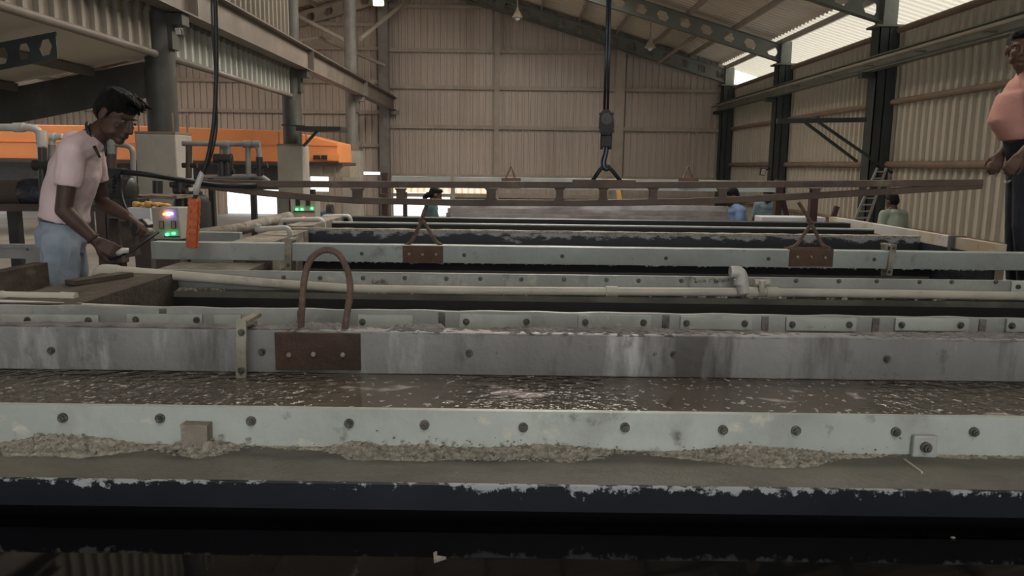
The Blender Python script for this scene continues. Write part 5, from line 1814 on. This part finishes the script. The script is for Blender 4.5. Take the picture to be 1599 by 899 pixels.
    for i in (0, 1):
        bm = bmn(); foot(bm, an[i], J['toe'], k, .05)
        for v in bm.verts: v.co.z = max(v.co.z, J['floor'] + 0.002)
        organic('shoe', bm, shoes, t, max(vc, .008), 2)
    return t, body


def cap_hair(bm, c, s, f, u, k):
    A = (s, f, u)
    ell(bm, c + u * .052 * k - f * .022 * k, (.081 * k, .096 * k, .080 * k), A, 18, 12)
    ell(bm, c + u * .012 * k - f * .052 * k, (.074 * k, .062 * k, .075 * k), A, 16, 10)
    ell(bm, c + u * .090 * k + f * .040 * k, (.064 * k, .048 * k, .034 * k), A, 16, 10)


def quiff_hair(bm, c, s, f, u, k):
    A = (s, f, u)
    ell(bm, c + u * .062 * k - f * .018 * k, (.083 * k, .101 * k, .080 * k), A, 20, 12)
    ell(bm, c + u * .018 * k - f * .058 * k, (.076 * k, .058 * k, .072 * k), A, 16, 10)
    rnd_ = random.Random(11)
    for _ in range(34):
        a = rnd_.uniform(-1, 1)
        p = c + u * rnd_.uniform(.095, .125) * k + f * rnd_.uniform(-.02, .07) * k + s * (a * .06 * k)
        q = p + f * rnd_.uniform(.03, .065) * k - u * rnd_.uniform(-.012, .045) * k + s * rnd_.uniform(-.02, .02)
        seg(bm, p, q, .015 * k, .006 * k, 7)
    for i in (-1, 1):
        seg(bm, c + u * .05 * k + f * .02 * k + s * (i * .074 * k), c + u * .0 * k + f * .015 * k + s * (i * .073 * k), .012, .006, 7)


MT['eyewhite'] = MAT('eye_white', (0.20, 0.17, 0.155), (0.16, 0.14, 0.13), 0.3)
# ---- the bending worker
YM = 4.2
p = lambda x, y, Y=YM: P(x, y, Y)
J = dict(head=p(181, 183, 4.16), face=V((.86, -.30, -.42)), up=V((.36, 0.0, .93)), neck=p(144, 216, 4.19), chest=p(117, 268, 4.2), waist=p(103, 318, 4.2), pelvis=p(97, 366, 4.2),
         sh=[p(112, 237, 4.03), p(140, 232, 4.37)], el=[p(99, 328, 3.98), p(160, 318, 4.42)], wr=[p(150, 377, 4.02), p(200, 338, 4.30)],
         hip=[p(93, 378, 4.10), p(103, 378, 4.29)], knee=[p(98, 500, 4.08), p(122, 498, 4.32)], front=V((.95, -.1, -.25)), toe=V((1, -.1, 0)), floor=0.62, hem=-0.03, belt=.45, wrinkle=.009, sm=5, hk=1.08)
for i, x in ((0, 92), (1, 118)):
    a = p(x, 600, 4.08 + .24 * i); a.z = .705
    J.setdefault('ank', []).append(a)
J['hand'] = [(J['wr'][0], (p(190, 398, 4.05) - J['wr'][0]), V((.2, .75, -.5)), -1, (.35, .7, .6)),
             (J['wr'][1], (p(236, 362, 4.28) - J['wr'][1]), V((.25, -.2, -.9)), 1, (.55, .75, .6))]
man, body = person('person', 'worker in pale pink t-shirt and pale jeans bending over the bath corner', J, 'skin', 'pinkshirt', 'jeans', 0.0065, hair_fn=quiff_hair, vox_cloth=.008, sleeve=.60)
# belt, dark collar and wristband
ax = (J['waist'] - J['pelvis']).normalized()
s0 = (J['hip'][0] - J['hip'][1]).normalized(); f0 = ax.cross(s0)
if f0.dot(J['front']) < 0: f0 = -f0
w_ = J['pelvis'].lerp(J['waist'], .42)
bm = bmn(); loft(bm, [(w_ - ax * .018, s0 * .170, f0 * .122), (w_ + ax * .018, s0 * .168, f0 * .120)], 28)
obj('belt', bm, 'rubber', man, smooth='auto')
nk = J['neck']
up_ = (J['head'] - nk).normalized()
bm = bmn()
ring = []
s1 = (J['sh'][0] - J['sh'][1]).normalized()
f1 = up_.cross(s1)
if f1.dot(J['front']) < 0: f1 = -f1
for kk in range(25):
    a = 2 * PI * kk / 24
    ring.append(nk + s1 * (.075 * math.sin(a)) + f1 * (.072 * math.cos(a)) + up_ * (.015 - .03 * math.cos(a)))
tube(bm, ring[:-1], .010, 8, True)
obj('collar_trim', bm, 'rubber', man, smooth=True)
for a, b, Ya in (((147, 228), (156, 246), 4.045), ((164, 222), (166, 244), 4.12)):
    bm = bmn(); tube(bm, [p(*a, Ya), p(*b, Ya + .0)], [.009, .006], 8)
    obj('neck_cord', bm, 'rubber', man, smooth=True)
wv = (J['wr'][0] - J['el'][0]).normalized()
bm = bmn(); c = J['wr'][0] - wv * .02
_, s2, u2 = frame_of(wv)
tube(bm, [c + s2 * (.032 * math.cos(2 * PI * q / 16)) + u2 * (.032 * math.sin(2 * PI * q / 16)) for q in range(16)], .006, 8, True)
obj('wristband', bm, 'redpost', man, smooth=True)

# what he works on: rod with white collar, black bracket under the far hand
t = thing('hook_rod', 'thin black rod with a white collar held in the near hand of the bending worker', 'rod', p(195, 400, 4.03))
bm = bmn(); tube(bm, [p(172, 405, 4.03), p(205, 392, 4.02), p(247, 362, 4.15)], .009, 10)
obj('rod', bm, 'chain', t, smooth=True)
bm = bmn(); tube(bm, [p(184, 396, 4.0), p(192, 391, 3.99), p(201, 391, 4.0)], [.013, .016, .013], 12)
obj('collar', bm, 'pvcwhite', t, smooth=True)
t = thing('guide_bracket', 'dark stained bracket clamped on the bath corner under the far hand of the bending worker', 'bracket', p(205, 395, 4.4))
bm = bmn(); bar(bm, p(196, 345, 4.42), p(208, 400, 4.42), .07, .06)
obj('arm', bm, 'wood', t, bevel=.006)
bm = bmn(); prism(bm, [p(x, y, 4.38) for x, y in ((205, 345), (222, 341), (232, 352), (226, 368), (208, 368))], (0, .07, 0))
obj('jaw', bm, 'machine', t, bevel=.006)
bm = bmn(); cyl(bm, p(228, 361, 4.36), p(236, 361, 4.4), .02, 14)
obj('roller', bm, 'boltpale', t, smooth='auto')
bm = bmn(); pbox(bm, 168, 340, 190, 412, 4.55, .1); q_ = P(179, 405, 4.6); box(bm, q_.x - .03, q_.x + .03, 4.56, 4.64, 0, q_.z)
tag(obj('corner_post', bm, 'wood', bevel=.008), 'dark wooden corner post behind the hands of the bending worker', 'post', kind='thing')

# ---- the standing worker in salmon
YW = 5.32
p = lambda x, y, Y=YW: P(x, y, Y)
J = dict(head=p(1594, 78, 5.27), face=V((-.45, -.88, -.06)), up=V((0, 0, 1)), neck=p(1606, 114, 5.32), chest=p(1606, 150, 5.33), waist=p(1600, 186, 5.33), pelvis=p(1602, 226, 5.33),
         sh=[p(1594, 135, 5.53), p(1618, 135, 5.15)], el=[p(1596, 202, 5.56), p(1632, 208, 5.06)], wr=[p(1562, 240, 5.42), p(1592, 243, 5.04)],
         hip=[p(1597, 246, 5.42), p(1608, 246, 5.24)], knee=[p(1588, 352, 5.42), p(1600, 352, 5.22)], front=V((-.95, -.3, 0)), toe=V((-.9, -.4, 0)), floor=1.07, hem=-0.02, belt=.55, wrinkle=.003, sm=14, hk=1.03)
for i, x in ((0, 1586), (1, 1606)):
    a = p(x, 440, 5.42 - .2 * i); a.z = 1.155
    J.setdefault('ank', []).append(a)
J['hand'] = [(J['wr'][0], (p(1552, 268, 5.38) - J['wr'][0]), V((.4, .9, 0)), -1, (.35, .5, .4)),
             (J['wr'][1], (p(1573, 270, 5.03) - J['wr'][1]), V((.35, .8, -.2)), 1, (.5, .7, .5))]
man2, body2 = person('person', 'standing stout worker in salmon t-shirt and navy trousers at the end of the hanging bar', J, 'skin2', 'salmon', 'trousers', .0075, hair_fn=cap_hair, belly=.115, vox_cloth=.009, sleeve=.62)
# white tick-shaped mark on the trouser leg
c = p(1577, 283, 5.1)
poly = [(1570.5, 281.5), (1569.5, 284.5), (1571, 286.5), (1574, 286.2), (1585, 281.2), (1585.4, 279), (1575, 282.6), (1572.5, 283), (1571.6, 281.8)]
SW = poly


def on_leg(px, py):
    """where the line of sight through a trouser point meets the leg"""
    dg = bpy.context.evaluated_depsgraph_get()
    tr = next(o for o in man2.children if o.name.startswith('trousers'))
    d = ray(px, py).normalized()
    inv = tr.matrix_world.inverted()
    ok, loc, nrm, _ = tr.ray_cast(inv @ CAM, (inv.to_3x3() @ d).normalized())
    return (tr.matrix_world @ loc, nrm) if ok else (P(px, py, 5.13), V((0, -1, 0)))


bpy.context.view_layer.update()
bm = bmn()
mid, nrm = on_leg(1578, 283)
pr = [P(x, y, mid.y - .006) for x, y in SW]
prism(bm, pr, (0, .012, 0))
obj('sport_mark', bm, 'white', man2)['label'] = 'small white swoosh mark on the trouser leg'


# ---- workers in the distance
def far_person(label, px, py, Y, facing, lean, skin, shirt, trousers, hair, arms, face=True, h=1.62):
    """px,py = crown of the head"""
    k = h / 1.72
    crown = P(px, py, Y)
    f = V(facing).normalized()
    r = f.cross(V((0, 0, 1))).normalized()
    hd = crown - V((0, 0, .118 * k)) + f * 0
    ln = lean
    base = hd - f * (.10 * k * 1 + ln * .55)
    nk = hd - V((0, 0, .125 * k)) - f * (.03 + ln * .08)
    shc = nk - V((0, 0, .055 * k)) - f * (.015 + ln * .05)
    pe = V((base.x, base.y, hd.z - .66 * k))
    J = dict(head=hd, face=f + V((0, 0, -.25 - ln)), up=V((0, 0, 1)) + f * ln, neck=nk, chest=shc.lerp(pe, .28), waist=shc.lerp(pe, .66), pelvis=pe,
             sh=[shc + r * .175 * k, shc - r * .175 * k], front=f, toe=f, floor=0.0, hem=.05, belt=.4, wrinkle=.006)
    J['hip'] = [pe + r * .09 * k - V((0, 0, .03)), pe - r * .09 * k - V((0, 0, .03))]
    zk, za = pe.z * .52, .085
    J['knee'] = [V((q.x, q.y, zk)) + f * .02 for q in J['hip']]
    J['ank'] = [V((q.x, q.y, za)) for q in J['hip']]
    J['el'], J['wr'], J['hand'] = [], [], []
    for i, sg in ((0, 1), (1, -1)):
        a = arms[i]
        e = J['sh'][i] + V((0, 0, -.27 * k)) + r * (.05 * sg) + f * a[0]
        w_ = e + f * a[1] + V((0, 0, a[2])) - r * (sg * .04)
        J['el'].append(e); J['wr'].append(w_)
        J['hand'].append((w_, (w_ - e), -r * sg, -sg, (.3, .5, .4)))
    return person('person', label, J, skin, shirt, trousers, .011, hair_fn=hair, k=k, face=face, sleeve=.7)


def bun_hair(bm, c, s, f, u, k):
    cap_hair(bm, c, s, f, u, k)
    ell(bm, c - f * .105 * k - u * .03 * k, (.045 * k, .05 * k, .045 * k), (s, f, u))
    ell(bm, c - f * .14 * k - u * .075 * k, (.03 * k, .04 * k, .05 * k), (s, f, u))


far_person('worker in teal shirt with dark hair tied back, in front of the bright yard opening', 680, 293, 11.2, (.95, .2, 0), .12, 'skin2', 'tealshirt', 'trousers', bun_hair,
           ((.06, .2, -.08), (.06, .2, -.08)))
far_person('worker in bright blue shirt leaning over the end of the tube stack', 1143, 294, 9.9, (-.95, -.1, 0), .15, 'skin', 'blueshirt', 'trousers', cap_hair,
           ((.03, .16, -.14), (.03, .16, -.14)), h=1.62)
far_person('worker in slate blue shirt behind the dark red stand post and white block', 1200, 293, 11.6, (-.6, -.75, 0), .1, 'skin2', 'slateshirt', 'trousers', cap_hair,
           ((.0, .16, -.12), (-.06, .2, .05)))
far_person('worker in sage green shirt seen from behind beyond the cream end board', 1394, 303, 10.8, (-.3, .95, 0), .03, 'skin', 'sageshirt', 'trousers', cap_hair,
           ((.0, .12, -.2), (.0, .12, -.2)), face=False, h=1.62)
# ================================================================== light
w = bpy.data.worlds.new('sky')
SC.world = w
w.use_nodes = True
bg = w.node_tree.nodes['Background']
bg.inputs['Color'].default_value = (0.93, 0.96, 1.0, 1)
bg.inputs['Strength'].default_value = 2.5
SC.view_settings.view_transform = 'Standard'
SC.view_settings.look = 'None'
SC.view_settings.gamma = 1.0
SC.view_settings.use_curve_mapping = False
SC.view_settings.exposure = 0.3
SC.cycles.max_bounces = 8
SC.cycles.diffuse_bounces = 5
SC.cycles.glossy_bounces = 4
SC.cycles.sample_clamp_indirect = 8.0
SC.cycles.use_denoising = True
